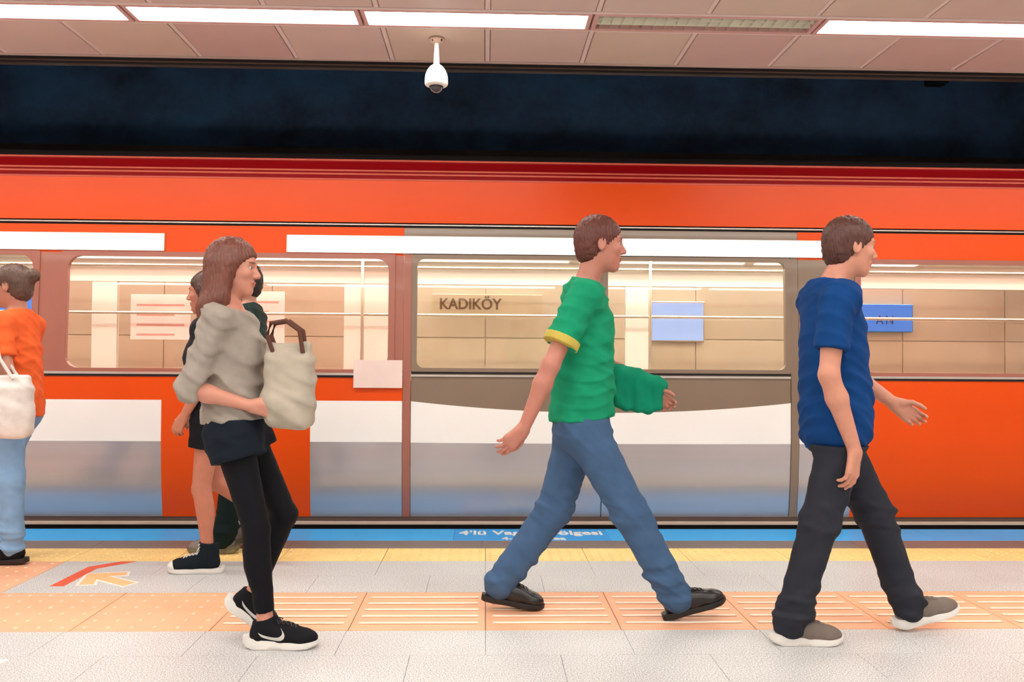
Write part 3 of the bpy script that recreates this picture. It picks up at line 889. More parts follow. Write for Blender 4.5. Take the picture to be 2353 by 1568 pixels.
def folds(amp, fz=60., axis=(0, 0.2, 1), seed=0, zr=None):
    r = np.random.default_rng(seed)
    A = [(unit(np.array(axis)+r.normal(0, 0.30, 3)), fz*r.uniform(0.7, 1.4), r.uniform(0, 6)) for _ in range(4)]
    B = r.normal(0, 7, (4, 3)); G = r.normal(0, 9, (4, 3)); ph2 = r.uniform(0, 6, 4)
    def fn(P):
        s = 0
        for i, (a, f_, ph) in enumerate(A):
            q = 0.5+0.5*np.sin(P@a*f_+ph+1.8*np.sin(P@B[i]))
            s = s+(q**3)*(0.5+0.5*np.sin(P@G[i]+ph2[i]))
        s = s*0.75-0.12
        e = amp
        if zr is not None:
            e = amp*np.maximum(0.25, np.max([np.exp(-((P[:, 2]-z)/wd)**2)*g for z, wd, g in zr], 0))
        return -s*e
    return fn

def calf(k_, a_, s, rx, ry, rz, k=0.03):
    v = unit(a_-k_); an = math.atan2(-v[0], -v[2])
    Rm = rotx_z(an)
    back = -s*Rm[:, 0]
    return ell(lerp(k_, a_, 0.30)+back*0.020, (rx, ry, rz), k, Rm)

# ---------------- hands
def hand(W, d, n, side, sc=1.0, curl=(22, 38, 30), thumb_curl=0.35, fan=4.0):
    # W wrist, d pointing direction, n palm normal, side: direction of the thumb
    W = np.asarray(W, float); d = unit(d); n = unit(np.asarray(n, float)-d*np.dot(n, d)); t = np.asarray(side, float)
    t = unit(t-d*np.dot(t, d)-n*np.dot(t, n))
    P = []
    kn = [(0.029, 0.090, 0.072), (0.0095, 0.095, 0.080), (-0.0105, 0.090, 0.074), (-0.0295, 0.080, 0.058)]
    for i, (o_, L, fl) in enumerate(kn):
        K = W+(d*L+t*o_)*sc
        P.append(cone(W+(t*o_*0.55+d*0.004)*sc, K, 0.0155*sc, 0.0125*sc, 0.016))
    tips = []
    for i, (o_, L, fl) in enumerate(kn):
        K = W+(d*L+t*o_)*sc
        fa = math.radians(fan*(1.5-i)/1.5)
        dd = unit(d*math.cos(fa)+t*math.sin(fa))
        ang = 0; p = K
        r0 = (0.0092 if i < 3 else 0.0080)*sc
        extra = (0, 3, 6, 9)[i]
        for s_, (fr, cu) in enumerate(zip((0.45, 0.31, 0.24), curl)):
            ang += math.radians(cu+extra*0.6)
            v = unit(dd*math.cos(ang)+n*math.sin(ang))
            q = p+v*fl*fr*sc
            P.append(cone(p, q, r0*(1-0.09*s_), r0*(0.93-0.09*s_), 0.0035 if s_ else 0.007))
            p = q
        tips.append(p)
    b = W+(d*0.022+t*0.022+n*0.006)*sc
    v1 = unit(d*0.70+t*0.62+n*0.30); q = b+v1*0.042*sc
    P.append(cone(W+(d*0.012+t*0.012)*sc, b, 0.017*sc, 0.0165*sc, 0.012)); P.append(cone(b, q, 0.0165*sc, 0.0112*sc, 0.012))
    v2 = unit(d*0.90+t*0.25+n*thumb_curl); q2 = q+v2*0.034*sc
    P.append(cone(q, q2, 0.0110*sc, 0.0098*sc, 0.004))
    v3 = unit(d*0.95+t*0.02+n*(thumb_curl+0.25)); q3 = q2+v3*0.026*sc
    P.append(cone(q2, q3, 0.0098*sc, 0.0078*sc, 0.003))
    return P

# ---------------- head
def head_prims(C, s, sc=1.0, pitch=0.0):
    # C head centre, s = +1 facing right, -1 facing left
    a = math.radians(pitch)
    def T(x, y, z):
        x2, z2 = x*math.cos(a)+z*math.sin(a), -x*math.sin(a)+z*math.cos(a)
        return np.asarray(C)+V3(s*x2*sc, y*sc, z2*sc)
    R = rotx_z(a*s)
    f = lambda c, r, k=0.02, op='u': ell(T(*c), np.array(r)*sc, k, R, op=op)
    P = [f((-0.012, 0, 0.035), (0.098, 0.077, 0.088)),
         f((0.026, 0, -0.028), (0.064, 0.061, 0.088), 0.03),
         cone(T(0.0, 0, -0.055), T(0.062, 0, -0.098), 0.053*sc, 0.024*sc, 0.03),
         f((0.078, 0, 0.026), (0.014, 0.045, 0.012), 0.02),
         cone(T(0.084, 0, 0.012), T(0.106, 0, -0.028), 0.009*sc, 0.0125*sc, 0.012),
         f((0.094, 0.011, -0.034), (0.012, 0.008, 0.008), 0.006), f((0.094, -0.011, -0.034), (0.012, 0.008, 0.008), 0.006),
         f((0.062, 0.040, -0.022), (0.022, 0.020, 0.018), 0.02), f((0.062, -0.040, -0.022), (0.022, 0.020, 0.018), 0.02),
         f((0.098, 0.031, 0.004), (0.018, 0.017, 0.011), 0.012, 's'), f((0.098, -0.031, 0.004), (0.018, 0.017, 0.011), 0.012, 's'),
         f((0.086, 0, -0.058), (0.012, 0.023, 0.0065), 0.006), f((0.083, 0, -0.070), (0.012, 0.020, 0.0075), 0.006),
         f((-0.006, 0.078, -0.004), (0.020, 0.009, 0.032), 0.008), f((-0.006, -0.078, -0.004), (0.020, 0.009, 0.032), 0.008),
         f((-0.002, 0.086, 0.0), (0.010, 0.006, 0.020), 0.006, 's'), f((-0.002, -0.086, 0.0), (0.010, 0.006, 0.020), 0.006, 's')]
    return P, T, R

SKIN = {}
def skin(rgb):
    if rgb not in SKIN:
        SKIN[rgb] = mat('skin', rgb, 0.48, var=0.05, scale=30, bump=0.05, bscale=300, attr='tint')
    return SKIN[rgb]
EYE_W = mat('eye_white', (188, 176, 168), 0.2, var=0.01)
EYE_D = mat('eye_iris', (60, 40, 28), 0.15, var=0.05)

def cloth(name, rgb, rough=0.85, **k):
    return mat(name, rgb, rough, var=k.pop('var', 0.10), scale=k.pop('scale', 14), bump=k.pop('bump', 0.25), bscale=k.pop('bscale', 500), spec=0.15, **k)

# ---------------- shoes
def shoe(kind, parent, o, ankle, s, pitch, m_up, m_sole, m_lace, extra=None, L=0.285, low=None, yaw=0.0):
    # foot frame: x heel to toe, z up, sole on z = 0; ankle joint at (0.07, 0, 0.10)
    P = [ell((0.228, 0, 0.040), (0.056, 0.045, 0.032), 0.02),
         cone((0.155, 0, 0.050), (0.225, 0, 0.042), 0.040, 0.034, 0.02),
         cone((0.050, 0, 0.055), (0.155, 0, 0.052), 0.036, 0.040, 0.02),
         cone((0.085, 0, 0.085), (0.185, 0, 0.056), 0.034, 0.030, 0.02)]
    top = {'run': 0.100, 'flat': 0.088, 'boot': 0.128, 'high': 0.150}[kind]
    P.append(cone((0.052, 0, 0.055), (0.062, 0, top+0.03), 0.037, 0.038 if top < 0.12 else 0.043, 0.02))
    if kind in ('boot', 'high'):
        P.append(cone((0.075, 0, 0.075), (0.078, 0, top+0.03), 0.042, 0.042, 0.02))
    else:
        P.append(cone((0.085, 0, 0.085), (0.098, 0, top+0.030), 0.034, 0.022, 0.02))
    cut = [(V3(0, 0, 0.018), V3(0, 0, -1))]
    cut.append((V3(0.02, 0, top+0.008), unit(V3(-0.10 if kind in ('boot', 'high') else -0.22, 0, 1))))
    ups = grow(P, 0.0042, cuts=cut, disp=folds(0.0012, 90, (1, 0, 0.3), 3))
    sh = soft('shoe', [ups], m_up, parent, (0, 0, 0))
    # ankle point to world
    a = math.radians(pitch)
    R = Matrix.Rotation(0 if s > 0 else PI, 4, 'Z') @ Matrix.Rotation(yaw, 4, 'Z') @ Matrix.Rotation(-a, 4, 'Y')
    off = R @ Vector((0.072, 0, 0.10))
    sh.matrix_local = Matrix.Translation(Vector(np.asarray(ankle)-np.asarray(o))-off) @ R
    # sole
    def hw(x):
        return float(np.interp(x, [-0.012, 0.0, 0.03, 0.07, 0.12, 0.17, 0.22, 0.255, 0.278, 0.292], [0.012, 0.026, 0.036, 0.037, 0.034, 0.041, 0.047, 0.042, 0.028, 0.008]))
    if kind == 'run':
        zt = lambda x: float(np.interp(x, [-0.02, 0.0, 0.06, 0.14, 0.22, 0.29], [0.052, 0.050, 0.040, 0.032, 0.027, 0.034]))
        zb = lambda x: float(np.interp(x, [-0.02, 0.0, 0.03, 0.20, 0.25, 0.29], [0.026, 0.010, 0.0, 0.0, 0.004, 0.019]))
        xa, fl = -0.016, 1.06
    else:
        zt = lambda x: float(np.interp(x, [-0.01, 0.15, 0.25, 0.29], [0.030, 0.026, 0.027, 0.032]))
        zb = lambda x: float(np.interp(x, [-0.01, 0.01, 0.20, 0.26, 0.29], [0.004, 0.0, 0.0, 0.003, 0.012]))
        xa, fl = -0.008, 1.03
    rings = []
    N = 34
    for i in range(N+1):
        t = i/N; x = xa+(0.291-xa)*(0.5-0.5*math.cos(PI*t))
        h_ = hw(x)*fl; z0, z1 = zb(x), zt(x); zm = (z0+z1)/2
        rings.append([(x, -h_*0.90, z0), (x, -h_, z0+0.004), (x, -h_*1.02, zm), (x, -h_*0.97, z1), (x, h_*0.97, z1), (x, h_*1.02, zm), (x, h_, z0+0.004), (x, h_*0.90, z0)])
    MB().loft(rings).build('sole', m_sole, sh, smooth=True)
    # laces over the instep
    def top_z(x, y):
        z = np.linspace(0.02, 0.2, 181); f = field_at(P, np.stack([np.full(181, x), np.full(181, y), z], 1))
        q = np.argwhere(f < 0)
        return float(z[q[-1, 0]]) if len(q) else 0.05
    def side_y(x, z, sgn):
        y = np.linspace(0.0, 0.07, 141)*sgn; f = field_at(P, np.stack([np.full(141, x), y, np.full(141, z)], 1))
        q = np.argwhere(f < 0)
        return float(y[q[-1, 0]]) if len(q) else 0.04*sgn
    b = MB()
    n = 6 if kind in ('boot', 'high') else 5
    xs_ = [0.200-0.018*i for i in range(n)]
    for i, x in enumerate(xs_):
        dx = -0.014
        for sg in (-1, 1):
            pts = []
            for q in range(6):
                y = sg*(-0.021+0.042*q/5); xx = x+dx*q/5
                z = min(top_z(xx, y), top+0.002)
                pts.append((xx, y, z+0.002))
            b.tube(pts, 0.0028, 6)
    bx = xs_[-1]-0.012; bz = min(top_z(bx, 0), top)+0.004
    for sg in (-1, 1):
        b.tube([(bx, 0, bz), (bx+0.006, sg*0.018, bz+0.012), (bx+0.018, sg*0.036, bz+0.002), (bx+0.012, sg*0.030, bz-0.010), (bx, 0, bz)], 0.0025, 6)
        b.tube([(bx, 0, bz), (bx+0.012, sg*0.016, bz-0.004), (bx+0.022, sg*0.034, bz-0.022), (bx+0.025, sg*0.038, bz-0.034)], 0.0022, 6)
    b.build('laces', m_lace, sh, smooth=True)
    if extra == 'swoosh':
        up_ = [(0.052, 0.073), (0.075, 0.062), (0.105, 0.054), (0.130, 0.053), (0.145, 0.060), (0.150, 0.072), (0.141, 0.090)]
        lo_ = [(0.052, 0.073), (0.068, 0.055), (0.100, 0.043), (0.136, 0.039), (0.155, 0.047), (0.159, 0.066), (0.141, 0.090)]
        for sg in (-1,):
            b = MB(); nn = 18
            def ip(c, t):
                k = t*(len(c)-1); i = min(int(k), len(c)-2); f_ = k-i
                q = [np.array(c[max(0, min(len(c)-1, i+j))]) for j in (-1, 0, 1, 2)]
                return 0.5*((2*q[1])+(-q[0]+q[2])*f_+(2*q[0]-5*q[1]+4*q[2]-q[3])*f_**2+(-q[0]+3*q[1]-3*q[2]+q[3])*f_**3)
            for i in range(nn+1):
                for q in range(4):
                    pa, pb = ip(up_, i/nn), ip(lo_, i/nn)
                    x = pa[0]+(pb[0]-pa[0])*q/3; z = pa[1]+(pb[1]-pa[1])*q/3
                    b.v.append((x, side_y(x, z, sg)+sg*0.0022, z))
            for i in range(nn):
                for q in range(3):
                    b.f.append((4*i+q, 4*i+q+1, 4*i+4+q+1, 4*i+4+q))
            b.build('swoosh', SWOOSH, sh, smooth=True)
    if extra == 'toecap':
        TC = [ell((0.232, 0, 0.036), (0.060, 0.0485, 0.0355), 0.01, cuts=[(V3(0.232, 0, 0), V3(-1, 0, 0.35)), (V3(0, 0, 0.018), V3(0, 0, -1))])]
        soft('toe_cap', [grow(TC, 0.0035)], m_sole, sh, (0, 0, 0))
        b = MB(); pts = []
        b.box(-0.011, -0.004, -0.02, 0.02, 0.02, 0.04); b.build('heel_patch', m_sole, sh)
    return sh
SWOOSH = mat('swoosh_silver', (206, 202, 196), 0.35, var=0.03)

# ---------------- a whole person
def lerp(a, b, t): return a+(b-a)*t

def person(sp):
    s, Yc = sp['s'], sp['y']
    bw = sp.get('bw', 1.0); aw = sp.get('aw', 1.0); lw = sp.get('lw', 1.0)
    H = sp['hip']; S = sp['sh']
    o = np.array([H[0], Yc, 0.0])
    root = empty('person', tuple(o))
    tag(root, sp['label'], 'person', sp.get('group'))
    sw = sp.get('sw', 0.19); hwid = 0.085
    hipc = V3(H[0], Yc, H[1]); shc = V3(S[0], Yc, S[1])
    lean = math.atan2(S[0]-H[0], S[1]-H[1]); R = rotx_z(lean)
    pt = lambda t: lerp(hipc, shc, t)
    fwd = V3(s*math.cos(lean), 0, -s*math.sin(lean))
    def torso(inf=0.0, loose=0.0, k=0.05):
        i = inf
        P = [ell(pt(0.03), (0.105*bw+i, 0.160*bw+i, 0.115+i), k, R), ell(pt(-0.02)-fwd*0.035, (0.085*bw+i, 0.135*bw+i, 0.095+i), k, R),
             ell(pt(0.42), (0.092*bw+i+loose, 0.132*bw+i+loose, 0.20+i), k, R), ell(pt(0.74)+fwd*0.01, (0.112*bw+i, 0.155*bw+i, 0.185+i), k, R),
             cone(V3(S[0], Yc-sw+0.03, S[1]), V3(S[0], Yc+sw-0.03, S[1]), 0.054*aw+i, 0.054*aw+i, k),
             cone(V3(S[0]-s*0.005, Yc-0.05, S[1]+0.03), V3(S[0]-s*0.005, Yc+0.05, S[1]+0.03), 0.052*bw+i, 0.052*bw+i, k)]
        if sp.get('fem'):
            for yy in (-0.06, 0.06): P.append(ell(pt(0.70)+fwd*0.075+V3(0, yy, 0), (0.05+i, 0.058+i, 0.06+i), 0.04))
        return P
    J = {}
    for sd, sg in (('n', -1), ('f', 1)):
        kn, an = sp['leg_'+sd]
        J['hip_'+sd] = V3(H[0], Yc+sg*hwid, H[1]); J['knee_'+sd] = V3(kn[0], Yc+sg*(hwid+0.005), kn[1]); J['ank_'+sd] = V3(an[0], Yc+sg*(hwid+0.0), an[1])
        el_, wr = sp['arm_'+sd]
        J['sh_'+sd] = V3(S[0]+(sp.get('shx', {}).get(sd, 0.0)), Yc+sg*sw, S[1]-0.01); J['el_'+sd] = V3(el_[0], Yc+sg*(sw+el_[1]), el_[2]); J['wr_'+sd] = V3(wr[0], Yc+sg*(sw+wr[1]), wr[2])
    # ---- body
    nb = V3(S[0], Yc, S[1]+0.03); hc = V3(sp['head'][0], Yc, sp['head'][1]); hs = sp.get('hs', 1.0)
    HP, T, HR = head_prims(hc, s, hs, sp.get('pitch', 0))
    body = torso(-0.004)
    body += [cone(nb, T(-0.028, 0, -0.075), 0.060*bw, 0.052*bw, 0.03)]
    hands = {}
    for sd in 'nf':
        h_, k_, a_ = J['hip_'+sd], J['knee_'+sd], J['ank_'+sd]
        body += [cone(h_, k_, 0.080*lw, 0.052*lw, 0.04), cone(k_, a_, 0.050*lw, 0.033*lw, 0.02)]
        body += [calf(k_, a_, s, 0.040*lw, 0.045*lw, 0.11)]
        body += [cone(a_, a_+V3(s*0.015, 0, -0.045), 0.033*lw, 0.034*lw, 0.02)]
        e_, w_ = J['el_'+sd], J['wr_'+sd]; sh_ = J['sh_'+sd]
        armp = [cone(sh_, e_, 0.050*aw, 0.038*aw, 0.03), cone(e_, lerp(e_, w_, 0.3), 0.039*aw, 0.042*aw, 0.02), cone(lerp(e_, w_, 0.3), w_, 0.041*aw, 0.026*aw, 0.02)]
        body += armp
        hd = sp.get('hand_'+sd, {})
        d = hd.get('d', unit(w_-e_)); n = hd.get('n', V3(-0.35*s, 1 if sd == 'n' else -1, 0)); t = hd.get('t', V3(s, 0.4 if sd == 'n' else -0.4, 0))
        hp = hand(w_, d, n, t, hd.get('sc', 0.98*aw), hd.get('curl', (24, 36, 28)), hd.get('tc', 0.35), hd.get('fan', 4))
        cutp = lerp(e_, w_, 0.8)
        hands[sd] = grow(armp[2:]+hp, 0.0036, cuts=[(cutp, -unit(w_-e_))])
    def tint(v):
        c = np.ones((len(v), 3))
        hd_ = (v-hc)
        for (ctr, r, col) in (((0.090, 0, -0.064), 0.017, (0.80, 0.52, 0.50)),):
            q = v-T(*ctr); dd = np.sqrt((q[:, 0]/1.2)**2+(q[:, 1]/1.45)**2+(q[:, 2]/0.75)**2)
            wq = np.clip((r-dd)/0.004, 0, 1)[:, None]; c = c*(1-wq)+np.array(col)*wq
        for sg in (-1, 1):
            q = v-T(0.088, sg*0.034, 0.027); dd = np.sqrt((q[:, 0]/1.6)**2+(q[:, 1]/1.7)**2+(q[:, 2]/0.42)**2)
            wq = np.clip((0.014-dd)/0.003, 0, 1)[:, None]; c = c*(1-wq*0.75)+np.array((0.10, 0.07, 0.06))*wq*0.75
        return c
    head = grow(HP+[cone(nb, T(-0.028, 0, -0.075), 0.060*bw, 0.052*bw, 0.03)], 0.0042, cuts=[(nb+V3(0, 0, 0.02), V3(0, 0, -1))])
    bodyv = grow(body, 0.0085)
    soft('body', [bodyv, head, hands['n'], hands['f']], skin(sp['skin']), root, o, tint)
    for sg in (-1, 1):
        c = T(0.0745, sg*0.031, 0.004)-o
        e = MB().lathe([(0.0110*math.sin(a)+1e-4, 0.0110*math.cos(a)) for a in np.linspace(0.05, PI-0.05, 9)], 14).build('eye', EYE_W, root, tuple(c), smooth=True)
        b = MB(); b.lathe([(0.0066, 0.0088), (0.0062, 0.0106), (0.002, 0.0116)], 12).build('iris', EYE_D, e, smooth=True).rotation_euler = (0, s*PI/2, 0)
    # ---- clothes
    tp = sp['top']
    P = torso(tp.get('inf', 0.014), tp.get('loose', 0.016), 0.06)
    P.append(ell(pt(0.18), (0.108*bw+tp.get('inf', 0.014)+tp.get('drape', 0.006), 0.150*bw+tp.get('inf', 0.014)+tp.get('drape', 0.006), 0.22), 0.05, R))
    sl = tp.get('sleeve', 0.72)
    for sd in 'nf':
        sh_, e_, w_ = J['sh_'+sd], J['el_'+sd], J['wr_'+sd]
        if sl <= 1:
            q = lerp(sh_, e_, sl); far = lerp(sh_, e_, sl+0.2); r1 = tp.get('sr', 0.064)
            P.append(cone(sh_, far, 0.064*aw, r1*aw, 0.05, cuts=[(q, unit(e_-sh_))]))
        else:
            P.append(cone(sh_, e_, 0.063*aw, 0.057*aw, 0.04))
            q = lerp(e_, w_, sl-1); far = lerp(e_, w_, sl-0.8)
            P.append(cone(e_, far, 0.056*aw, 0.052*aw, 0.03, cuts=[(q, unit(w_-e_))]))
    neckcut = (nb+V3(-s*0.0, 0, tp.get('collar', 0.045)), unit(V3(s*0.35, 0, 1)))
    ctr = grow(P, 0.0075, disp=folds(tp.get('fold', 0.007)*0.95, 75, (0.5*s, 0.2, 1), sp.get('seed', 1)), cuts=[(V3(H[0], 0, tp['hem']), unit(V3(0.10*s*tp.get('tilt', 1), 0, -1))), neckcut], amp=0.01)
    top = soft(tp['name'], [ctr], tp['mat'], root, o)
    if 'band' in tp:      # a contrasting hem ring on the near sleeve
        for sd in 'nf':
            sh_, e_ = J['sh_'+sd], J['el_'+sd]
            q0, q1 = lerp(sh_, e_, sl-0.10), lerp(sh_, e_, sl+0.01); ax_ = unit(e_-sh_)
            rr = (tp.get('sr', 0.064)+0.009)*aw
            soft('sleeve_band', [grow([cone(lerp(sh_, e_, sl-0.3), lerp(sh_, e_, sl+0.2), rr, rr, 0.01, cuts=[(q1, ax_), (q0, -ax_)])], 0.005)], tp['band'], top, o)
    bt = sp['bottom']
    P = torso(bt.get('inf', 0.008), 0, 0.05)[:2]
    P.append(ell(pt(0.12), (0.100*bw+0.008, 0.150*bw+0.008, 0.13), 0.05, R))
    for sd in 'nf':
        h_, k_, a_ = J['hip_'+sd], J['knee_'+sd], J['ank_'+sd]
        rh, rk, ra = bt['r']
        if bt.get('short'):
            q = lerp(h_, k_, bt['short'])
            P.append(cone(h_, lerp(h_, k_, bt['short']+0.25), rh, rk, 0.05, cuts=[(q, unit(k_-h_))]))
        else:
            P += [cone(h_, k_, rh, rk, 0.05), cone(k_, a_+unit(a_-k_)*bt.get('ext', 0.02), rk, ra, 0.03)]
            if bt.get('calf'): P.append(calf(k_, a_, s, 0.045*lw, 0.049*lw, 0.12))
            if bt.get('stack'):
                P.append(ell(a_+unit(k_-a_)*0.06, (ra+0.012, ra+0.010, 0.035), 0.02))
                P.append(ell(a_+unit(k_-a_)*0.015+V3(s*0.004, 0, 0), (ra+0.010, ra+0.008, 0.03), 0.02))
    zr = [(J['knee_n'][2], 0.10, 1.0), (J['ank_n'][2]+0.05, 0.10, 1.5), (H[1], 0.12, 0.8)]
    cuts_ = [(V3(0, 0, tp['hem']+0.014), V3(0, 0, 1))]
    gv = grow(P, 0.0075, disp=folds(bt.get('fold', 0.006)*1.15, 85, (0.25, 0.1, 1), sp.get('seed', 1)+20, zr), cuts=cuts_, amp=0.01)
    soft(bt['name'], [gv], bt['mat'], root, o)
    if 'under' in sp:
        u = sp['under']; P = []
        for sd in 'nf':
            h_, k_, a_ = J['hip_'+sd], J['knee_'+sd], J['ank_'+sd]
            P += [cone(h_, k_, 0.080*lw+0.004, 0.052*lw+0.004, 0.04), cone(k_, a_+unit(k_-a_)*0.02, 0.050*lw+0.005, 0.033*lw+0.007, 0.02, cuts=[(a_+unit(k_-a_)*0.046, unit(a_-k_))]),
                  calf(k_, a_, s, 0.045*lw, 0.050*lw, 0.115)]
        soft('leggings', [grow(P, 0.0065, disp=folds(0.0015, 70, (0, 0, 1), 5))], u, root, o)
    # ---- hair
    hr = sp['hair']; hz = []
    up = 1.0
    cutn = unit(V3(s*0.73, 0, -0.687))
    def TV(v):
        return unit(T(*v)-T(0, 0, 0))
    fn = TV((0.73, 0, -0.687)); fp = T(0.088, 0, 0.060)
    cap = ell(T(-0.018, 0, 0.040), np.array((0.106, 0.087, 0.096))*hs*hr.get('vol', 1.0), 0.02, HR, cuts=[(fp, fn)])
    nape = ell(T(-0.055, 0, -0.02), np.array((0.062, 0.076, 0.078))*hs, 0.03, HR, cuts=[(T(0.004, 0, 0), TV((1, 0, 0.15)))])
    hz = [cap, nape]
    if hr.get('long'):
        base = T(-0.06, 0, 0.0); L = hr['long']
        for (dx, dy, r, l) in ((-0.02, 0, 0.062, 1.0), (-0.005, -0.05, 0.045, 0.92), (-0.005, 0.05, 0.045, 0.95), (0.035, -0.070, 0.026, 0.75), (0.035, 0.070, 0.026, 0.75)):
            p0 = T(-0.035+dx, dy, 0.01)
            p1 = p0+V3(-s*0.03, dy*0.2, -L*l*0.55); p2 = p1+V3(s*0.005, dy*0.15, -L*l*0.45)
            hz += [cone(p0, p1, r*1.0, r*1.05, 0.03), cone(p1, p2, r*1.05, r*0.55, 0.03)]
    if hr.get('bun'):
        hz.append(ell(T(-0.125, 0, 0.06), (0.04, 0.04, 0.04), 0.02))
    def strands(P_):
        q = P_-hc
        ph = np.arctan2(q[:, 1], q[:, 0]*s+0.03)
        return -0.0030*np.sin(ph*46+q[:, 2]*25+2*np.sin(q[:, 2]*30))-0.0015*np.sin(ph*90+q[:, 2]*60)
    soft('hair', [grow(hz, 0.0055, disp=strands)], hr['mat'], root, o)
    # ---- shoes
    st = sp['shoe']
    for sd in 'nf':
        pitch = sp['foot_'+sd]
        shoe(st['kind'], root, o, J['ank_'+sd], s, pitch, st['up'], st['sole'], st['lace'], st.get('extra'))
    return root

BLACK_M = cloth('black_mesh', (26, 26, 30)); WHITE_R = mat('white_rubber', (232, 228, 222), 0.5, var=0.03)
BLACK_R = mat('black_rubber', (28, 26, 26), 0.5, var=0.08)
# -- woman with long hair, nearest, walking right
A = person(dict(label='woman with long reddish brown hair, grey shirt and dark shorts over black leggings walking right', seed=3,
    s=1, y=3.59, fem=True, bw=0.88, aw=0.84, lw=0.93, sw=0.165, hs=0.95, skin=(204, 140, 118), hip=(-1.03, 0.86), sh=(-1.075, 1.335), head=(-1.055, 1.552), pitch=3,
    leg_n=((-0.925, 0.478), (-0.886, 0.100)), leg_f=((-0.855, 0.505), (-0.985, 0.165)), foot_n=0, foot_f=-34,
    arm_n=((-1.165, 0.035, 1.055), (-0.935, -0.01, 0.985)), arm_f=((-1.10, 0.03, 1.06), (-0.88, -0.03, 0.97)),
    hand_n=dict(d=(1, 0.12, -0.22), n=(0.1, 0.9, 0.25), t=(0.15, 0.1, 1), curl=(26, 44, 34)), hand_f=dict(d=(1, -0.2, -0.2), n=(0, -0.9, 0.2), t=(0.1, 0, 1)),
    top=dict(name='shirt', mat=cloth('grey_shirt', (158, 148, 138)), hem=0.915, inf=0.014, loose=0.022, drape=0.014, sleeve=1.10, fold=0.012, collar=0.03),
    bottom=dict(name='shorts', mat=cloth('dark_shorts', (22, 30, 40)), r=(0.105, 0.105, 0.1), short=0.24, inf=0.012, fold=0.006),
    under=cloth('black_leggings', (16, 17, 22), 0.7),
    hair=dict(mat=mat('brown_hair', (112, 62, 48), 0.45, var=0.25, scale=60, stretch=(1, 1, 0.15)), long=0.34, vol=1.05),
    shoe=dict(kind='run', up=BLACK_M, sole=WHITE_R, lace=BLACK_R, extra='swoosh')))
# -- girl behind with bare legs and canvas high tops, walking left
Bp = person(dict(label='bare legged person in black canvas high tops walking left behind the long haired woman', seed=5,
    s=-1, y=4.79, fem=True, bw=0.88, aw=0.84, lw=0.92, sw=0.165, hs=0.95, skin=(188, 122, 98), hip=(-1.50, 0.84), sh=(-1.53, 1.33), head=(-1.56, 1.535), pitch=3,
    leg_n=((-1.545, 0.455), (-1.502, 0.100)), leg_f=((-1.52, 0.465), (-1.215, 0.265)), foot_n=0, foot_f=-62,
    arm_n=((-1.50, 0.03, 1.06), (-1.62, 0.0, 0.85)), arm_f=((-1.52, 0.01, 1.06), (-1.64, -0.02, 0.86)),
    top=dict(name='shirt', mat=cloth('black_tee', (40, 40, 46)), hem=0.88),
    bottom=dict(name='shorts', mat=cloth('black_shorts', (24, 26, 32)), r=(0.100, 0.095, 0.09), short=0.42, inf=0.010),
    hair=dict(mat=mat('dark_brown_hair', (74, 46, 38), 0.45, var=0.25, scale=60, stretch=(1, 1, 0.15)), long=0.2),
    shoe=dict(kind='high', up=cloth('black_canvas', (24, 32, 38)), sole=WHITE_R, lace=mat('white_lace', (235, 232, 226), 0.7), extra='toecap')))
# -- third walker in dark green trousers, walking left
Cp = person(dict(label='person in dark green trousers and grey trail shoes walking left beside the train', seed=6,
    s=-1, y=5.25, bw=0.95, aw=0.95, lw=0.95, sw=0.185, hs=0.98, skin=(190, 134, 112), hip=(-1.45, 0.90), sh=(-1.46, 1.42), head=(-1.49, 1.63), pitch=3,
    leg_n=((-1.50, 0.50), (-1.555, 0.100)), leg_f=((-1.56, 0.52), (-1.42, 0.17)), foot_n=0, foot_f=-25,
    arm_n=((-1.35, 0.01, 1.12), (-1.42, -0.02, 0.87)), arm_f=((-1.46, 0.04, 1.12), (-1.56, 0.0, 0.88)),
    top=dict(name='shirt', mat=cloth('dark_green_top', (34, 52, 48)), hem=0.86),
    bottom=dict(name='trousers', mat=cloth('dark_green_trousers', (20, 36, 36)), r=(0.098, 0.075, 0.062), stack=True),
    hair=dict(mat=mat('black_hair', (34, 26, 24), 0.45, var=0.25, scale=60)),
    shoe=dict(kind='run', up=cloth('grey_trail_mesh', (128, 118, 116)), sole=mat('grey_yellow_sole', (110, 104, 78), 0.6, var=0.5, scale=25), lace=BLACK_R)))
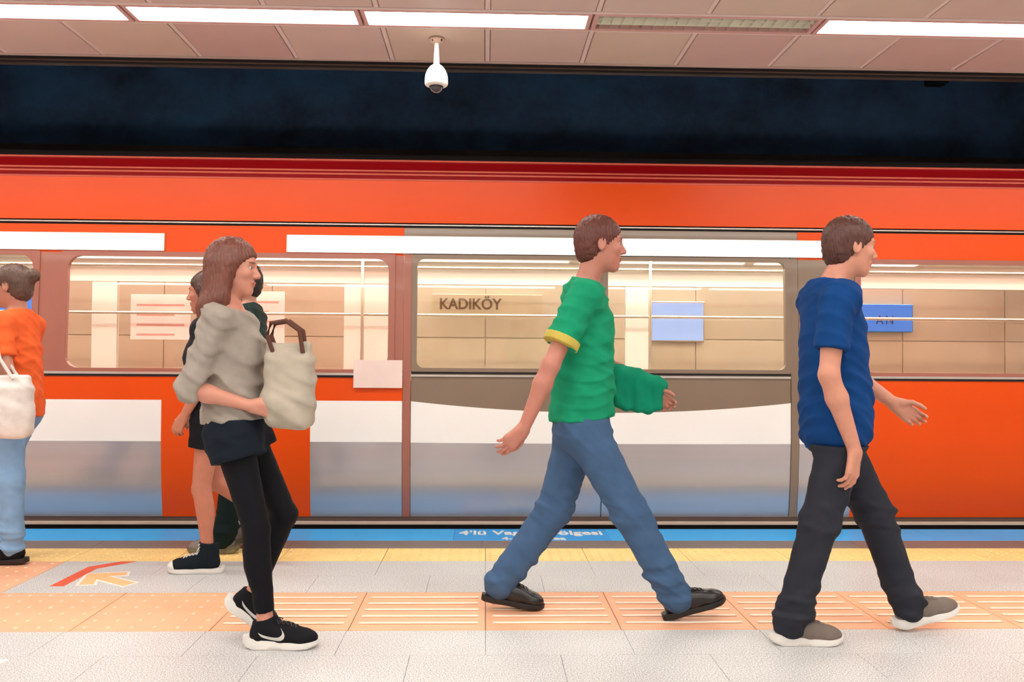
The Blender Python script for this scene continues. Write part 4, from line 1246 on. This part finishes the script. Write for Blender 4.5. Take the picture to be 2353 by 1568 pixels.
# -- man in green, long stride to the right
Dp = person(dict(label='man in green t-shirt and blue jeans striding right past the train door', seed=8,
    s=1, y=3.93, bw=1.02, aw=1.0, lw=1.02, sw=0.195, hs=1.03, skin=(190, 124, 106), hip=(0.45, 0.866), sh=(0.455, 1.465), head=(0.535, 1.715), pitch=2,
    leg_n=((0.66, 0.49), (0.866, 0.118)), leg_f=((0.335, 0.475), (0.085, 0.132)), foot_n=16, foot_f=-10,
    arm_n=((0.285, 0.06, 1.155), (0.17, 0.03, 0.875)), arm_f=((0.585, 0.03, 1.16), (0.80, -0.02, 1.02)),
    hand_n=dict(d=(-0.72, 0.0, -0.70), n=(-0.35, 0.93, 0.1), t=(0.6, 0.2, -0.6), curl=(14, 24, 20)),
    shx=dict(n=-0.03, f=0.03),
    top=dict(name='shirt', mat=cloth('green_tee', (24, 146, 104)), hem=0.905, inf=0.018, loose=0.03, drape=0.012, sleeve=0.70, sr=0.072, fold=0.010, band=cloth('yellow_trim', (196, 176, 84))),
    bottom=dict(name='jeans', mat=cloth('blue_jeans', (70, 98, 132)), r=(0.104, 0.080, 0.070), fold=0.008),
    hair=dict(mat=mat('auburn_hair', (96, 48, 38), 0.5, var=0.25, scale=60)),
    shoe=dict(kind='boot', up=mat('black_leather', (34, 30, 30), 0.32, var=0.1, scale=20, bump=0.1), sole=BLACK_R, lace=BLACK_R)))
# -- man in blue on the right
Ep = person(dict(label='man in dark blue t-shirt, charcoal trousers and white soled shoes walking right', seed=11,
    s=1, y=3.61, bw=1.0, aw=1.02, lw=1.0, sw=0.195, hs=1.0, skin=(206, 142, 118), hip=(1.515, 0.885), sh=(1.475, 1.445), head=(1.575, 1.672), pitch=5,
    leg_n=((1.405, 0.512), (1.283, 0.100)), leg_f=((1.715, 0.520), (1.86, 0.119)), foot_n=0, foot_f=16,
    arm_n=((1.385, 0.035, 1.125), (1.505, 0.005, 0.815)), arm_f=((1.62, 0.03, 1.16), (1.85, -0.02, 0.99)),
    hand_n=dict(d=(-0.12, 0.02, -1), n=(-0.62, 0.78, 0), t=(0.78, 0.62, 0), curl=(14, 26, 20), sc=1.06, fan=6), shx=dict(n=-0.045, f=0.04),
    top=dict(name='shirt', mat=cloth('navy_blue_tee', (14, 62, 120)), hem=0.815, inf=0.016, loose=0.022, drape=0.008, sleeve=0.66, sr=0.070, fold=0.008),
    bottom=dict(name='trousers', mat=cloth('charcoal_trousers', (46, 48, 56)), r=(0.100, 0.076, 0.064), stack=True, fold=0.009),
    hair=dict(mat=mat('short_brown_hair', (84, 48, 40), 0.5, var=0.25, scale=60)),
    shoe=dict(kind='run', up=cloth('taupe_mesh', (124, 112, 104)), sole=WHITE_R, lace=cloth('taupe_lace', (136, 124, 116)))))
# -- person in orange cut off by the left edge
Fp = person(dict(label='person in orange top and light blue jeans at the left photo edge walking left', seed=13,
    s=-1, y=4.98, fem=True, bw=0.94, aw=0.9, lw=0.96, sw=0.175, hs=0.97, skin=(190, 130, 108), hip=(-2.70, 0.86), sh=(-2.70, 1.36), head=(-2.735, 1.575), pitch=3,
    leg_n=((-2.675, 0.48), (-2.655, 0.105)), leg_f=((-2.84, 0.49), (-3.02, 0.13)), foot_n=-3, foot_f=12,
    arm_n=((-2.63, 0.05, 1.10), (-2.68, 0.03, 0.88)), arm_f=((-2.78, 0.04, 1.09), (-2.92, 0.0, 0.90)),
    top=dict(name='shirt', mat=cloth('orange_top', (238, 104, 52)), hem=0.84, loose=0.02),
    bottom=dict(name='jeans', mat=cloth('light_blue_jeans', (132, 172, 212)), r=(0.096, 0.070, 0.052), fold=0.006),
    hair=dict(mat=mat('chestnut_hair', (92, 66, 54), 0.5, var=0.25, scale=60), bun=True),
    shoe=dict(kind='flat', up=BLACK_M, sole=BLACK_R, lace=BLACK_R)))

# ---------------- carried things
def bag(name, label, cat, c, r, m, seed, strap=None, strap_m=None, fold=0.012):
    o = np.array([c[0], c[1], c[2]-r[2]])
    root = empty(name, tuple(o)); tag(root, label, cat)
    P = [rbox((c[0], c[1], c[2]-0.1*r[2]), (r[0]-0.045, r[1]-0.035, r[2]*0.9-0.045), 0.040, 0.03),
         ell((c[0], c[1]-0.01, c[2]-0.35*r[2]), (r[0]*0.9, r[1]*1.15, r[2]*0.55), 0.05),
         rbox((c[0], c[1], c[2]+0.62*r[2]), (r[0]*0.86-0.015, 0.004, r[2]*0.38-0.015), 0.016, 0.03)]
    soft('sack', [grow(P, 0.007, disp=folds(fold, 55, (0.6, 0.1, 1), seed), amp=0.01)], m, root, o)
    if strap:
        b = MB()
        for sg in strap[1]:
            pts = [tuple(np.array(p)+V3(0, sg, 0)-o) for p in strap[0]]
            b.tube(pts, 0.009, 8)
        b.build('handle', strap_m or m, root, smooth=True)
    return root
bag('canvas_bag', 'grey beige canvas bag held in front by the long haired woman', 'bag', (-0.800, 3.505, 1.065), (0.100, 0.060, 0.175), cloth('beige_canvas', (178, 168, 152)), 4,
    ([(-0.86, 3.505, 1.20), (-0.885, 3.505, 1.27), (-0.87, 3.505, 1.32), (-0.81, 3.505, 1.33), (-0.755, 3.505, 1.29), (-0.74, 3.505, 1.20)], (-0.035, 0.035)), cloth('brown_strap', (96, 64, 54)))
bag('white_bag', 'white bag hanging behind the person in orange at the left edge', 'bag', (-2.575, 4.685, 0.900), (0.125, 0.050, 0.170), cloth('white_bag_cloth', (226, 218, 212)), 9,
    ([(-2.63, 4.685, 1.04), (-2.66, 4.735, 1.16), (-2.67, 4.735, 1.30), (-2.64, 4.735, 1.16), (-2.54, 4.685, 1.05)], (-0.03, 0.03)), cloth('white_strap', (216, 206, 200)), fold=0.008)
jk = np.array([0.74, 4.11, 0.93])
jr = empty('folded_jacket', tuple(jk)); tag(jr, 'green folded jacket draped over the forearm of the man in green', 'jacket')
JP = [cone((0.62, 4.115, 1.125), (0.85, 4.10, 1.055), 0.040, 0.040, 0.03)]
for i, (x_, zt_, zb_) in enumerate(((0.625, 1.11, 0.975), (0.675, 1.10, 0.955), (0.725, 1.09, 0.945), (0.775, 1.07, 0.940), (0.825, 1.05, 0.955))):
    JP.append(cone((x_, 4.07+0.012*(i % 2), zt_), (x_+0.01, 4.06, zb_), 0.030, 0.022, 0.035))
    JP.append(cone((x_, 4.145, zt_), (x_-0.01, 4.16, zb_+0.03), 0.030, 0.022, 0.035))
soft('cloth_body', [grow(JP, 0.007, disp=folds(0.012, 50, (1, 0.1, 0.3), 21), amp=0.01)], cloth('green_jacket', (16, 138, 104)), jr, jk)
